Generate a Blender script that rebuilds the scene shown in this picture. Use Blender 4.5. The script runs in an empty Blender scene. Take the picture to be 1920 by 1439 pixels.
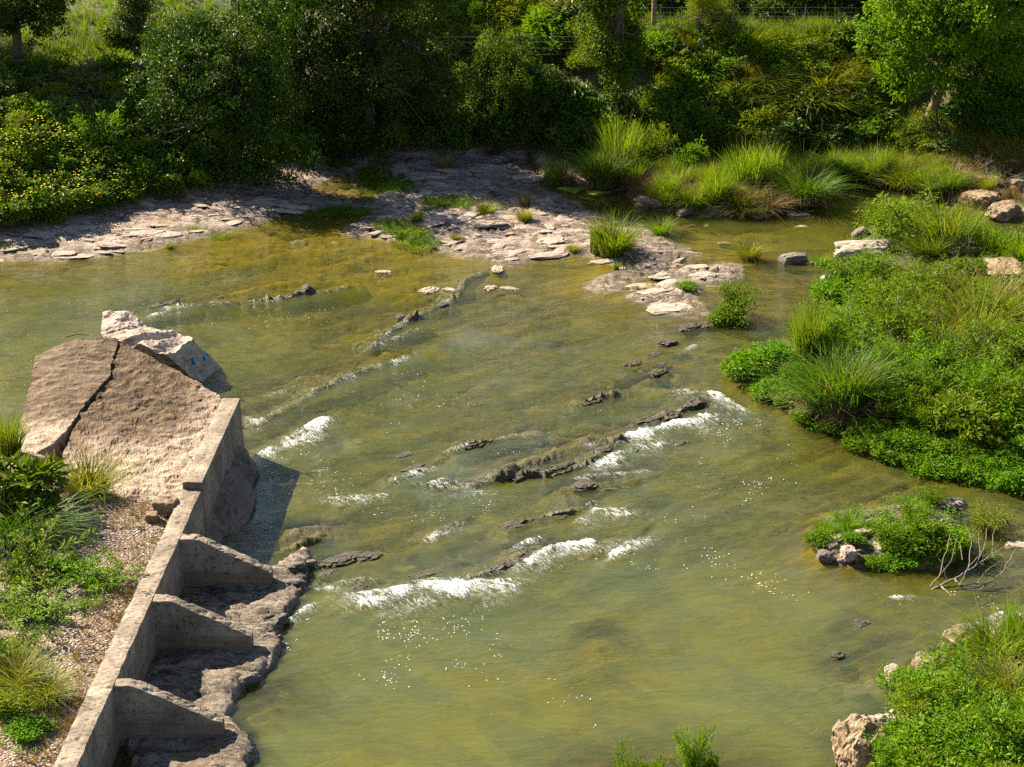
import bpy, math, random
import numpy as np
from mathutils import Vector, Matrix

sc = bpy.context.scene
COL = sc.collection
R = math.radians
PI = math.pi

# ------------------------------------------------------------------ camera, sky, sun, exposure
CAM_H, PITCH, HFOV = 25.0, R(21.5), R(28.0)
cam_d = bpy.data.cameras.new('camera'); cam = bpy.data.objects.new('camera', cam_d); COL.objects.link(cam)
cam.location = (0, 0, CAM_H); cam.rotation_euler = (R(90) - PITCH, 0, 0)
cam_d.sensor_fit = 'HORIZONTAL'; cam_d.angle = HFOV; cam_d.clip_start = 0.5; cam_d.clip_end = 4000
sc.camera = cam

SUN_DIR = Vector((1.10, -0.85, -1.02)).normalized()          # the way the light travels
el = math.asin(-SUN_DIR.z)
az = math.atan2(-SUN_DIR.x, -SUN_DIR.y)                       # compass angle of the sun from +Y towards +X
world = bpy.data.worlds.new('World'); sc.world = world; world.use_nodes = True
wn = world.node_tree
sky = wn.nodes.new('ShaderNodeTexSky'); sky.sky_type = 'NISHITA'; sky.sun_disc = False
sky.sun_elevation = el; sky.sun_rotation = az; sky.air_density = 1.0; sky.dust_density = 0.6
bgn = wn.nodes['Background']; bgn.inputs['Strength'].default_value = 0.05
wn.links.new(sky.outputs[0], bgn.inputs['Color'])
sun_d = bpy.data.lights.new('sun', 'SUN'); sun_d.energy = 5.0; sun_d.angle = R(0.53); sun_d.color = (1.0, 0.91, 0.72)
sun = bpy.data.objects.new('sun', sun_d); COL.objects.link(sun)
sun.rotation_euler = SUN_DIR.to_track_quat('-Z', 'Y').to_euler(); sun.location = (-40, 20, 60)
sc.view_settings.view_transform = 'Standard'; sc.view_settings.look = 'None'
sc.view_settings.exposure = 1.95; sc.view_settings.gamma = 1.0; sc.view_settings.use_curve_mapping = False
sc.cycles.max_bounces = 7; sc.cycles.diffuse_bounces = 3; sc.cycles.glossy_bounces = 3
sc.cycles.transmission_bounces = 4; sc.cycles.transparent_max_bounces = 10
sc.cycles.use_denoising = False
sc.cycles.sample_clamp_indirect = 4.0; sc.cycles.sample_clamp_direct = 7.0
sc.cycles.caustics_reflective = False; sc.cycles.caustics_refractive = False

# ------------------------------------------------------------------ measuring: a point of the photograph (1920 wide) on the level z
FPX = 960 / math.tan(HFOV / 2)
cP, sP = math.cos(PITCH), math.sin(PITCH)
def at(px, py, z=0.0):
    u = (px - 960) / FPX; v = (719.5 - py) / FPX
    dy = cP + v * sP; dz = -sP + v * cP
    t = (z - CAM_H) / dz
    return np.array([u * t, dy * t])
def gpoly(pts, z=0.0): return np.array([at(x, y, z) for x, y in pts])

# ------------------------------------------------------------------ numeric helpers
def _hash(ix, iy, iz, s):
    n = (ix * 374761393 + iy * 668265263 + iz * 1274126177 + s * 974634533) & 0xffffffff
    n = ((n ^ (n >> 13)) * 1274126177) & 0xffffffff
    n = n ^ (n >> 16)
    return n / 2147483648.0 - 1.0
def noise2(x, y, s=0):
    x = np.asarray(x, float); y = np.asarray(y, float)
    ix = np.floor(x).astype(np.int64); iy = np.floor(y).astype(np.int64)
    fx = x - ix; fy = y - iy
    ux = fx * fx * fx * (fx * (fx * 6 - 15) + 10); uy = fy * fy * fy * (fy * (fy * 6 - 15) + 10)
    z = np.zeros_like(ix)
    a = _hash(ix, iy, z, s); b = _hash(ix + 1, iy, z, s); c = _hash(ix, iy + 1, z, s); d = _hash(ix + 1, iy + 1, z, s)
    return (a + (b - a) * ux) * (1 - uy) + (c + (d - c) * ux) * uy
def fbm2(x, y, o=4, s=0, g=0.5):
    r = 0; a = 1; t = 0
    for i in range(o):
        r = r + a * noise2(x * 2 ** i + 13.7 * i, y * 2 ** i - 7.3 * i, s + i); t += a; a *= g
    return r / t
def noise3(P, f, s=0):
    x, y, z = (P * f).T
    ix = np.floor(x).astype(np.int64); iy = np.floor(y).astype(np.int64); iz = np.floor(z).astype(np.int64)
    fx = x - ix; fy = y - iy; fz = z - iz
    ux = fx * fx * (3 - 2 * fx); uy = fy * fy * (3 - 2 * fy); uz = fz * fz * (3 - 2 * fz)
    def L(k):
        a = _hash(ix, iy, iz + k, s); b = _hash(ix + 1, iy, iz + k, s); c = _hash(ix, iy + 1, iz + k, s); d = _hash(ix + 1, iy + 1, iz + k, s)
        return (a + (b - a) * ux) * (1 - uy) + (c + (d - c) * ux) * uy
    return L(0) * (1 - uz) + L(1) * uz
def fbm3(P, f, o=3, s=0, g=0.5):
    r = 0; a = 1; t = 0
    for i in range(o):
        r = r + a * noise3(P, f * 2 ** i, s + i); t += a; a *= g
    return r / t
def sstep(a, b, x):
    t = np.clip((x - a) / (b - a), 0, 1); return t * t * (3 - 2 * t)
def sdf(X, Y, poly):
    """signed distance to a polygon, positive inside"""
    d2 = np.full(X.shape, 1e18); ins = np.zeros(X.shape, bool)
    n = len(poly)
    for i in range(n):
        ax, ay = poly[i]; bx, by = poly[(i + 1) % n]
        ex, ey = bx - ax, by - ay
        wx, wy = X - ax, Y - ay
        t = np.clip((wx * ex + wy * ey) / (ex * ex + ey * ey + 1e-12), 0, 1)
        qx = wx - t * ex; qy = wy - t * ey
        d2 = np.minimum(d2, qx * qx + qy * qy)
        c = ((ay > Y) != (by > Y))
        with np.errstate(divide='ignore', invalid='ignore'):
            ins ^= c & (X < (bx - ax) * (Y - ay) / (by - ay + 1e-30) + ax)
    d = np.sqrt(d2)
    return np.where(ins, d, -d)
def line_dist(X, Y, pl):
    """distance, signed side (positive = near side, downstream) and length along a polyline"""
    best = np.full(X.shape, 1e18); side = np.zeros(X.shape); arc = np.zeros(X.shape); acc = 0
    for i in range(len(pl) - 1):
        ax, ay = pl[i]; bx, by = pl[i + 1]
        ex, ey = bx - ax, by - ay; ln = math.hypot(ex, ey)
        wx, wy = X - ax, Y - ay
        t = np.clip((wx * ex + wy * ey) / (ln * ln), 0, 1)
        qx = wx - t * ex; qy = wy - t * ey
        d2 = qx * qx + qy * qy
        m = d2 < best
        best = np.where(m, d2, best)
        side = np.where(m, -(ex * wy - ey * wx) / ln, side)
        arc = np.where(m, acc + t * ln, arc)
        acc += ln
    return np.sqrt(best), np.sign(side), arc, acc
def smax(a, b, k):
    h = np.clip(0.5 + 0.5 * (a - b) / k, 0, 1)
    return b + (a - b) * h + k * h * (1 - h)

# ------------------------------------------------------------------ object helpers
def new_mesh(name, V, Fs, mats=(), smooth=False, attrs=None, colors=None, matidx=None):
    if not isinstance(Fs, (list, tuple)): Fs = [Fs]
    Fs = [np.asarray(f, np.int32) for f in Fs if len(f)]
    V = np.asarray(V, np.float32)
    me = bpy.data.meshes.new(name)
    me.vertices.add(len(V)); me.vertices.foreach_set('co', V.ravel())
    idx = np.concatenate([f.ravel() for f in Fs])
    sizes = np.concatenate([np.full(len(f), f.shape[1], np.int32) for f in Fs])
    me.loops.add(len(idx)); me.loops.foreach_set('vertex_index', idx)
    me.polygons.add(len(sizes))
    me.polygons.foreach_set('loop_start', np.concatenate([[0], np.cumsum(sizes)[:-1]]).astype(np.int32))
    if smooth: me.polygons.foreach_set('use_smooth', np.ones(len(sizes), bool))
    else: me.polygons.foreach_set('use_smooth', np.zeros(len(sizes), bool))
    for k, a in (attrs or {}).items():
        at_ = me.attributes.new(k, 'FLOAT', 'POINT'); at_.data.foreach_set('value', np.asarray(a, np.float32))
    for k, a in (colors or {}).items():
        at_ = me.attributes.new(k, 'FLOAT_COLOR', 'POINT')
        c = np.ones((len(V), 4), np.float32); c[:, :a.shape[1]] = a
        at_.data.foreach_set('color', c.ravel())
    for m in mats: me.materials.append(m)
    if matidx is not None: me.polygons.foreach_set('material_index', np.asarray(matidx, np.int32))
    me.update(calc_edges=True)
    return me
def tag(o, label=None, cat=None, group=None, kind=None):
    if label: o['label'] = label
    if cat: o['category'] = cat
    if group: o['group'] = group
    if kind: o['kind'] = kind
    return o
def obj(name, me, parent=None, kind=None):
    o = bpy.data.objects.new(name, me); COL.objects.link(o)
    if parent is not None: o.parent = parent
    if kind: o['kind'] = kind
    return o
def empty(name, loc, rz=0.0, label=None, cat=None, group=None):
    o = bpy.data.objects.new(name, None); COL.objects.link(o)
    o.location = loc; o.rotation_euler = (0, 0, rz); o.empty_display_size = 0.2
    return tag(o, label, cat, group)

# ------------------------------------------------------------------ material helpers
class Mat:
    def __init__(self, name):
        self.m = bpy.data.materials.new(name); self.m.use_nodes = True
        self.t = self.m.node_tree; self.t.nodes.clear()
        self.out = self.t.nodes.new('ShaderNodeOutputMaterial')
    def n(self, typ, ins=None, **props):
        nd = self.t.nodes.new(typ)
        for k, v in props.items(): setattr(nd, k, v)
        for k, v in (ins or {}).items(): self.set(nd.inputs[k], v)
        return nd
    def set(self, sock, v):
        if isinstance(v, bpy.types.NodeSocket): self.t.links.new(v, sock)
        else:
            if sock.type == 'RGBA' and len(v) == 3: v = (*v, 1.0)
            sock.default_value = v
    def mixc(self, f, a, b, blend='MIX'):
        nd = self.t.nodes.new('ShaderNodeMix'); nd.data_type = 'RGBA'; nd.blend_type = blend
        self.set(nd.inputs[0], f); self.set(nd.inputs[6], a); self.set(nd.inputs[7], b)
        return nd.outputs[2]
    def math(self, op, a, b=None, c=None, clamp=False):
        nd = self.t.nodes.new('ShaderNodeMath'); nd.operation = op; nd.use_clamp = clamp
        self.set(nd.inputs[0], a)
        if b is not None: self.set(nd.inputs[1], b)
        if c is not None: self.set(nd.inputs[2], c)
        return nd.outputs[0]
    def ss(self, x, a, b):
        nd = self.t.nodes.new('ShaderNodeMapRange'); nd.interpolation_type = 'SMOOTHSTEP'
        self.set(nd.inputs[0], x); nd.inputs[1].default_value = a; nd.inputs[2].default_value = b
        return nd.outputs[0]
    def noise(self, vec, scale, detail=4, rough=0.55, dist=0.0):
        return self.n('ShaderNodeTexNoise', {'Vector': vec, 'Scale': scale, 'Detail': detail, 'Roughness': rough, 'Distortion': dist}).outputs[0]
    def mapping(self, vec, scale=(1, 1, 1), rot=(0, 0, 0)):
        nd = self.n('ShaderNodeMapping', {'Vector': vec})
        nd.inputs['Scale'].default_value = scale; nd.inputs['Rotation'].default_value = rot
        return nd.outputs[0]
    def pos(self): return self.n('ShaderNodeNewGeometry').outputs['Position']
    def objpos(self): return self.n('ShaderNodeTexCoord').outputs['Object']
    def attr(self, name): return self.n('ShaderNodeAttribute', attribute_name=name)
    def ramp(self, f, stops):
        nd = self.t.nodes.new('ShaderNodeValToRGB'); self.set(nd.inputs[0], f)
        cr = nd.color_ramp
        while len(cr.elements) < len(stops): cr.elements.new(0.5)
        for e, (p, c) in zip(cr.elements, stops): e.position = p; e.color = (*c, 1)
        return nd.outputs[0]
    def bump(self, h, strength=0.5, dist=0.05, normal=None):
        ins = {'Height': h, 'Strength': strength, 'Distance': dist}
        if normal is not None: ins['Normal'] = normal
        return self.n('ShaderNodeBump', ins).outputs[0]
    def principled(self, col, rough=0.8, normal=None, spec=0.3):
        ins = {'Base Color': col, 'Roughness': rough, 'Specular IOR Level': spec}
        if normal is not None: ins['Normal'] = normal
        return self.n('ShaderNodeBsdfPrincipled', ins).outputs[0]
    def done(self, shader): self.t.links.new(shader, self.out.inputs['Surface']); return self.m

def mat_ground():
    M = Mat('ground_stone_and_soil'); p = M.pos()
    mk = M.n('ShaderNodeSeparateColor', {0: M.attr('mask').outputs['Color']}).outputs     # rock, algae, soil
    mk2 = M.n('ShaderNodeSeparateColor', {0: M.attr('mask2').outputs['Color']}).outputs   # gravel, wet rock, yellow stone
    st = M.mapping(p, (0.55, 1.9, 1.0), (0, 0, R(-33)))
    n1 = M.noise(st, 1.25, 9, 0.70, 0.5); n2 = M.noise(p, 5.0, 6, 0.6); n3 = M.noise(p, 0.5, 4, 0.6)
    rock = M.ramp(n1, [(0.30, (0.055, 0.042, 0.034)), (0.41, (0.21, 0.15, 0.115)), (0.52, (0.35, 0.262, 0.205)), (0.72, (0.50, 0.41, 0.34))])
    c1 = M.noise(M.mapping(p, (0.35, 1.7, 1.0), (0, 0, R(-31))), 1.25, 7, 0.68, 0.9); c2 = M.noise(M.mapping(p, (0.7, 1.2, 1.0), (0, 0, R(-52))), 1.1, 6, 0.65, 1.1)
    k1 = M.math('SUBTRACT', 1.0, M.ss(M.math('ABSOLUTE', M.math('SUBTRACT', c1, 0.5)), 0.0, 0.022))
    k2 = M.math('SUBTRACT', 1.0, M.ss(M.math('ABSOLUTE', M.math('SUBTRACT', c2, 0.53)), 0.0, 0.012))
    crack = M.math('MULTIPLY', M.math('MAXIMUM', k1, M.math('MULTIPLY', k2, 0.6)), M.math('MULTIPLY', mk[0], M.ss(M.noise(p, 0.7, 3, 0.5), 0.34, 0.56)))
    rock = M.mixc(M.math('MULTIPLY', crack, 0.85), rock, (0.035, 0.026, 0.02))
    rock = M.mixc(M.ss(n3, 0.52, 0.68), rock, (0.25, 0.165, 0.10))
    rock = M.mixc(M.math('MULTIPLY', M.ss(n2, 0.56, 0.7), 0.55), rock, (0.10, 0.075, 0.06))
    yel = M.ramp(n1, [(0.3, (0.22, 0.14, 0.065)), (0.5, (0.44, 0.31, 0.155)), (0.75, (0.60, 0.48, 0.33))])
    rock = M.mixc(mk2[2], rock, yel)
    # gravel
    v = M.n('ShaderNodeTexVoronoi', {'Vector': p, 'Scale': 15.0, 'Randomness': 1.0})
    hv = M.n('ShaderNodeSeparateColor', {0: v.outputs['Color']}).outputs[0]
    grav = M.ramp(hv, [(0.0, (0.12, 0.08, 0.058)), (0.45, (0.26, 0.185, 0.14)), (0.8, (0.36, 0.285, 0.23)), (1.0, (0.55, 0.49, 0.43))])
    grav = M.mixc(M.ss(v.outputs['Distance'], 0.25, 0.75), grav, (0.14, 0.095, 0.065))
    sand = M.ramp(n2, [(0.3, (0.19, 0.122, 0.08)), (0.7, (0.36, 0.255, 0.185))])
    grav = M.mixc(M.ss(n3, 0.34, 0.52), grav, sand)
    soil = M.ramp(n2, [(0.3, (0.05, 0.038, 0.02)), (0.55, (0.095, 0.075, 0.038)), (0.75, (0.16, 0.12, 0.07))])
    soil = M.mixc(M.ss(n3, 0.42, 0.6), soil, (0.055, 0.08, 0.018))
    alg = M.ramp(M.noise(st, 0.9, 6, 0.65), [(0.30, (0.022, 0.020, 0.001)), (0.45, (0.110, 0.083, 0.0005)), (0.75, (0.190, 0.134, 0.001))])
    wet = M.ramp(M.noise(st, 3.2, 7, 0.65), [(0.32, (0.012, 0.009, 0.006)), (0.47, (0.050, 0.038, 0.022)), (0.60, (0.075, 0.064, 0.005)), (0.78, (0.15, 0.115, 0.085))])
    bed = M.ramp(n1, [(0.38, (0.006, 0.006, 0.003)), (0.48, (0.040, 0.034, 0.007)), (0.57, (0.120, 0.095, 0.010)), (0.72, (0.190, 0.140, 0.055))])
    bs = M.noise(M.mapping(p, (0.30, 1.5, 1.0), (0, 0, R(-38))), 1.3, 8, 0.68, 0.7)
    bed = M.mixc(M.ss(bs, 0.50, 0.60), bed, (0.020, 0.019, 0.008))
    c = M.mixc(mk[0], bed, rock); c = M.mixc(mk[2], c, soil); c = M.mixc(mk2[0], c, grav)
    c = M.mixc(mk[1], c, alg); c = M.mixc(mk2[1], c, wet)
    hb = M.math('ADD', M.math('MULTIPLY', n2, 0.6), M.math('SUBTRACT', M.math('MULTIPLY', n1, 1.5), M.math('MULTIPLY', crack, 0.7)))
    hb = M.math('SUBTRACT', hb, M.math('MULTIPLY', M.math('MULTIPLY', v.outputs['Distance'], mk2[0]), 0.8))
    nb = M.bump(hb, M.math('ADD', 0.70, M.math('MULTIPLY', M.math('MAXIMUM', M.math('MAXIMUM', mk[0], mk[2]), M.math('MAXIMUM', mk2[0], mk2[1])), 0.30)), 0.15)
    rough = M.math('SUBTRACT', 0.92, M.math('MULTIPLY', mk2[1], 0.5))
    return M.done(M.principled(c, rough, nb, 0.25))

def mat_water():
    M = Mat('river_water'); p = M.pos()
    dep = M.attr('depth').outputs['Fac']; foam = M.attr('foam').outputs['Fac']; calm = M.attr('calm').outputs['Fac']
    fl = M.mapping(p, (1.0, 1.0, 1.0), (0, 0, R(52)))
    fl2 = M.mapping(p, (0.75, 1.7, 1.0), (0, 0, R(-14)))
    w1 = M.noise(fl2, 1.5, 4, 0.55, 1.0); w2 = M.noise(fl2, 4.2, 4, 0.6, 0.9); w3 = M.noise(p, 0.35, 3, 0.5)
    h = M.math('ADD', M.math('MULTIPLY', w1, 0.9), M.math('MULTIPLY', w2, 0.30))
    patch = M.math('MULTIPLY', M.ss(w3, 0.30, 0.62), calm)
    w4 = M.noise(fl2, 11.0, 3, 0.6, 0.6)
    h = M.math('ADD', h, M.math('MULTIPLY', w4, 0.05))
    h = M.math('MULTIPLY', h, M.math('ADD', 0.32, M.math('MULTIPLY', patch, 1.35)))
    nb = M.bump(h, 0.9, 0.07)
    turb = M.mixc(M.ss(M.noise(p, 0.18, 4, 0.6), 0.35, 0.65), (0.080, 0.088, 0.019), (0.100, 0.094, 0.011))
    # long silty streaks along the current
    sk = M.noise(M.mapping(fl, (0.5, 1.1, 1.0)), 0.55, 6, 0.66, 1.6)
    turb = M.mixc(M.math('MULTIPLY', M.ss(sk, 0.42, 0.62), 0.45), turb, (0.052, 0.061, 0.018))
    vis = M.math('EXPONENT', M.math('MULTIPLY', dep, -1.25))
    vis = M.math('MULTIPLY', vis, 0.96)
    body = M.n('ShaderNodeMixShader', {0: vis,
        1: M.n('ShaderNodeBsdfDiffuse', {'Color': turb, 'Normal': nb}).outputs[0],
        2: M.n('ShaderNodeBsdfTransparent', {'Color': (0.93, 0.90, 0.62, 1)}).outputs[0]}).outputs[0]
    fc = M.n('ShaderNodeLayerWeight', {'Blend': 0.5, 'Normal': nb}).outputs['Facing']      # Schlick, the same from above and below
    fr = M.math('ADD', 0.02, M.math('MULTIPLY', M.math('POWER', fc, 5.0), 0.98), None, True)
    gl = M.n('ShaderNodeBsdfGlossy', {'Color': (1, 1, 1, 1), 'Roughness': 0.05, 'Normal': nb}).outputs[0]
    s = M.n('ShaderNodeMixShader', {0: fr, 1: body, 2: gl}).outputs[0]
    # white water: a lace of strands that closes up where the water breaks
    f1 = M.noise(M.mapping(fl, (0.75, 2.3, 1.0)), 2.1, 7, 0.70, 1.3); f2 = M.noise(M.mapping(fl, (0.7, 1.6, 1.0)), 11.0, 4, 0.7, 0.8)
    rd = M.math('SUBTRACT', 1.0, M.math('MULTIPLY', M.math('ABSOLUTE', M.math('SUBTRACT', f1, 0.5)), 5.0), None, True)
    rd = M.math('POWER', rd, 2.0)
    fm = M.math('ADD', M.math('MULTIPLY', rd, 0.46), M.math('MULTIPLY', f2, 0.62))
    fm = M.math('ADD', fm, M.math('MULTIPLY', foam, 0.70))
    fm = M.math('MULTIPLY', M.ss(fm, 0.82, 1.14), M.ss(foam, 0.015, 0.09))
    fb = M.bump(M.math('ADD', fm, M.math('MULTIPLY', f2, 0.8)), 1.0, 0.10)
    wh = M.n('ShaderNodeBsdfPrincipled', {'Base Color': (0.78, 0.78, 0.74, 1), 'Roughness': 0.45, 'Normal': fb}).outputs[0]
    s = M.n('ShaderNodeMixShader', {0: M.math('MULTIPLY', fm, 0.86), 1: s, 2: wh}).outputs[0]
    return M.done(s)

def mat_concrete(name, dark=0.0, boards=True):
    M = Mat(name); p = M.pos()
    n1 = M.noise(p, 1.1, 6, 0.6); n2 = M.noise(p, 9, 5, 0.65); n3 = M.noise(M.mapping(p, (3.0, 3.0, 0.35)), 2.2, 5, 0.6)
    c = M.ramp(n1, [(0.3, (0.13, 0.098, 0.072)), (0.55, (0.25, 0.193, 0.142)), (0.75, (0.36, 0.29, 0.222))])
    c = M.mixc(M.math('MULTIPLY', M.ss(n3, 0.52, 0.72), 0.65), c, (0.13, 0.105, 0.085))
    c = M.mixc(M.math('MULTIPLY', M.ss(n2, 0.53, 0.64), 0.8), c, (0.06, 0.047, 0.038))
    zc = M.n('ShaderNodeSeparateXYZ', {0: p}).outputs[2]
    c = M.mixc(M.math('MULTIPLY', M.math('SUBTRACT', 1.0, M.ss(M.math('ADD', zc, M.math('MULTIPLY', n1, 0.25)), 0.62, 0.80)), 0.55), c, (0.15, 0.095, 0.06))
    c = M.mixc(dark, c, (0.10, 0.08, 0.06))
    h = M.math('ADD', M.math('MULTIPLY', n2, 0.6), M.math('MULTIPLY', M.noise(p, 30, 3, 0.6), 0.25))
    if boards:
        z = M.n('ShaderNodeSeparateXYZ', {0: p}).outputs[2]
        zz = M.math('ADD', z, M.math('MULTIPLY', n1, 0.03))
        fr = M.math('FRACT', M.math('DIVIDE', zz, 0.29))
        ln = M.ss(M.math('ABSOLUTE', M.math('SUBTRACT', fr, 0.5)), 0.46, 0.495)
        h = M.math('SUBTRACT', h, M.math('MULTIPLY', ln, 0.35))
        c = M.mixc(M.math('MULTIPLY', ln, 0.35), c, (0.09, 0.075, 0.06))
    return M.done(M.principled(c, 0.9, M.bump(h, 0.75, 0.035), 0.2))

def mat_slab():
    M = Mat('weathered_slab_surface'); p = M.pos()
    st = M.mapping(p, (0.7, 2.2, 1.0), (0, 0, R(-30)))
    n1 = M.noise(st, 2.2, 7, 0.65); n2 = M.noise(p, 12, 5, 0.65); z = M.n('ShaderNodeSeparateXYZ', {0: p}).outputs
    stain = M.attr('stain').outputs['Fac']
    c = M.ramp(n1, [(0.32, (0.13, 0.085, 0.055)), (0.48, (0.30, 0.215, 0.155)), (0.7, (0.46, 0.37, 0.29))])
    br = M.ramp(n1, [(0.34, (0.022, 0.013, 0.007)), (0.52, (0.088, 0.055, 0.029)), (0.70, (0.185, 0.125, 0.074))])
    c = M.mixc(stain, c, br)
    c = M.mixc(M.math('MULTIPLY', M.ss(n2, 0.55, 0.66), 0.8), c, (0.045, 0.032, 0.024))
    h = M.math('ADD', M.math('MULTIPLY', n2, 0.9), M.math('MULTIPLY', n1, 0.9))
    return M.done(M.principled(c, 0.92, M.bump(h, 0.9, 0.05), 0.2))

def mat_rock(name, lo, mid, hi, dark=0.5, rough=0.9, moss=None):
    M = Mat(name); p = M.objpos()
    n1 = M.noise(M.mapping(p, (1, 1, 2.2)), 2.3, 8, 0.65); n2 = M.noise(p, 11, 5, 0.65)
    c = M.ramp(n1, [(0.3, lo), (0.52, mid), (0.74, hi)])
    c = M.mixc(M.math('MULTIPLY', M.ss(n2, 0.54, 0.68), dark), c, tuple(x * 0.25 for x in lo))
    if moss: c = M.mixc(M.ss(M.noise(p, 1.4, 5, 0.6), 0.5, 0.62), c, moss)
    h = M.math('ADD', M.math('MULTIPLY', n2, 0.6), n1)
    return M.done(M.principled(c, rough, M.bump(h, 0.9, 0.06), 0.3))

def mat_leaf(name, a, b, trans=0.32, rough=0.45, spec=0.4, dead=None):
    """leaf colour a..b by the tint of each leaf"""
    M = Mat(name)
    t = M.attr('tint').outputs['Fac']
    c = M.mixc(t, a, b)
    rnd = M.n('ShaderNodeObjectInfo').outputs['Random']
    c = M.n('ShaderNodeHueSaturation', {'Hue': M.math('ADD', 0.488, M.math('MULTIPLY', rnd, 0.024)), 'Saturation': 1.0,
                                        'Value': M.math('ADD', 0.85, M.math('MULTIPLY', rnd, 0.3)), 'Color': c}).outputs[0]
    if dead is not None: c = M.mixc(M.ss(t, 0.93, 0.97), c, dead)
    pr = M.principled(c, rough, None, spec)
    tc = M.mixc(1.0, c, (1.35, 1.25, 0.5), 'MULTIPLY')
    tr = M.n('ShaderNodeBsdfTranslucent', {'Color': tc}).outputs[0]
    return M.done(M.n('ShaderNodeMixShader', {0: trans, 1: pr, 2: tr}).outputs[0])

def mat_bark(name, a, b):
    M = Mat(name); p = M.objpos()
    n = M.noise(M.mapping(p, (6, 6, 1.2)), 2.0, 5, 0.6)
    return M.done(M.principled(M.mixc(n, a, b), 0.9, M.bump(n, 0.8, 0.03), 0.2))
def mat_plain(name, col, rough=0.7, spec=0.3):
    M = Mat(name); n = M.noise(M.objpos(), 14, 4, 0.6)
    return M.done(M.principled(M.mixc(n, tuple(x * 0.75 for x in col), tuple(min(1, x * 1.2) for x in col)), rough, None, spec))

MG = mat_ground(); MW = mat_water()
MCONC = mat_concrete('old_concrete'); MCONC2 = mat_concrete('wet_footing_concrete', 0.35, False)
MSLAB = mat_slab()
M_LIME = mat_rock('pale_limestone', (0.15, 0.105, 0.077), (0.38, 0.285, 0.222), (0.52, 0.43, 0.355), 0.6)
M_TAN = mat_rock('ochre_limestone', (0.085, 0.052, 0.026), (0.235, 0.160, 0.090), (0.38, 0.30, 0.21), 0.7)
M_WET = mat_rock('wet_dark_limestone', (0.012, 0.009, 0.006), (0.055, 0.040, 0.025), (0.125, 0.095, 0.070), 0.5, 0.5, (0.075, 0.062, 0.003))
M_GREY = mat_rock('grey_limestone', (0.07, 0.054, 0.041), (0.165, 0.132, 0.106), (0.29, 0.25, 0.215), 0.6)
L_BRIGHT = mat_leaf('leaf_fresh_green', (0.056, 0.130, 0.002), (0.175, 0.275, 0.003), 0.38, 0.55, 0.12, (0.20, 0.15, 0.05))
L_HERB = mat_leaf('leaf_water_plant', (0.046, 0.130, 0.002), (0.150, 0.275, 0.003), 0.38, 0.55, 0.12, (0.20, 0.15, 0.05))
L_DARK = mat_leaf('leaf_dark_glossy', (0.016, 0.044, 0.002), (0.076, 0.125, 0.003), 0.28, 0.5, 0.18)
L_MID = mat_leaf('leaf_mid_green', (0.040, 0.092, 0.002), (0.132, 0.205, 0.003), 0.32, 0.5, 0.15, (0.20, 0.15, 0.05))
L_PALE = mat_leaf('leaf_greyish_green', (0.060, 0.095, 0.012), (0.170, 0.205, 0.040), 0.28, 0.5, 0.3, (0.20, 0.15, 0.05))
L_OLIVE = mat_leaf('leaf_yellow_green', (0.080, 0.130, 0.002), (0.205, 0.260, 0.004), 0.38, 0.55, 0.12, (0.20, 0.15, 0.05))
G_FRESH = mat_leaf('grass_fresh', (0.062, 0.135, 0.002), (0.180, 0.255, 0.004), 0.42, 0.55, 0.12, (0.28, 0.21, 0.09))
G_DEEP = mat_leaf('grass_deep_green', (0.034, 0.090, 0.003), (0.115, 0.190, 0.008), 0.36, 0.5, 0.2, (0.25, 0.19, 0.09))
G_OLIVE = mat_leaf('grass_olive', (0.100, 0.132, 0.003), (0.225, 0.245, 0.007), 0.38, 0.55, 0.15, (0.30, 0.23, 0.10))
G_DRY = mat_leaf('grass_dry', (0.140, 0.090, 0.030), (0.280, 0.200, 0.075), 0.3, 0.6, 0.15)
G_BROWN = mat_leaf('dead_blade', (0.075, 0.050, 0.028), (0.19, 0.135, 0.08), 0.15, 0.7, 0.2)
M_YELLOW = mat_leaf('yellow_petal', (0.60, 0.50, 0.010), (0.78, 0.68, 0.03), 0.3, 0.6, 0.2)
M_BARK = mat_bark('bark_grey_brown', (0.05, 0.038, 0.028), (0.17, 0.13, 0.09))
M_TAPER = mat_bark('bark_warm_brown', (0.09, 0.055, 0.03), (0.26, 0.17, 0.10))
M_TWIG = mat_bark('dead_wood', (0.10, 0.08, 0.065), (0.28, 0.23, 0.19))
M_POST = mat_bark('weathered_post_wood', (0.13, 0.065, 0.035), (0.30, 0.17, 0.10))
M_STEM = mat_plain('green_stem', (0.07, 0.09, 0.025))
M_WIRE = mat_plain('galvanised_wire', (0.10, 0.105, 0.10), 0.5, 0.5)
M_PAD = mat_plain('cactus_pad', (0.055, 0.085, 0.055), 0.55, 0.4)
M_BLUE = mat_plain('blue_spray_paint', (0.05, 0.33, 0.75), 0.6)
M_WHITE = mat_plain('white_paint_smear', (0.62, 0.60, 0.60), 0.7)
M_FOAM = mat_plain('white_foam', (0.80, 0.80, 0.77), 0.5)
M_SCUM = mat_plain('floating_algae', (0.16, 0.16, 0.012), 0.7)
M_RUST = mat_plain('rusty_iron', (0.06, 0.035, 0.022), 0.8)

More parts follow.
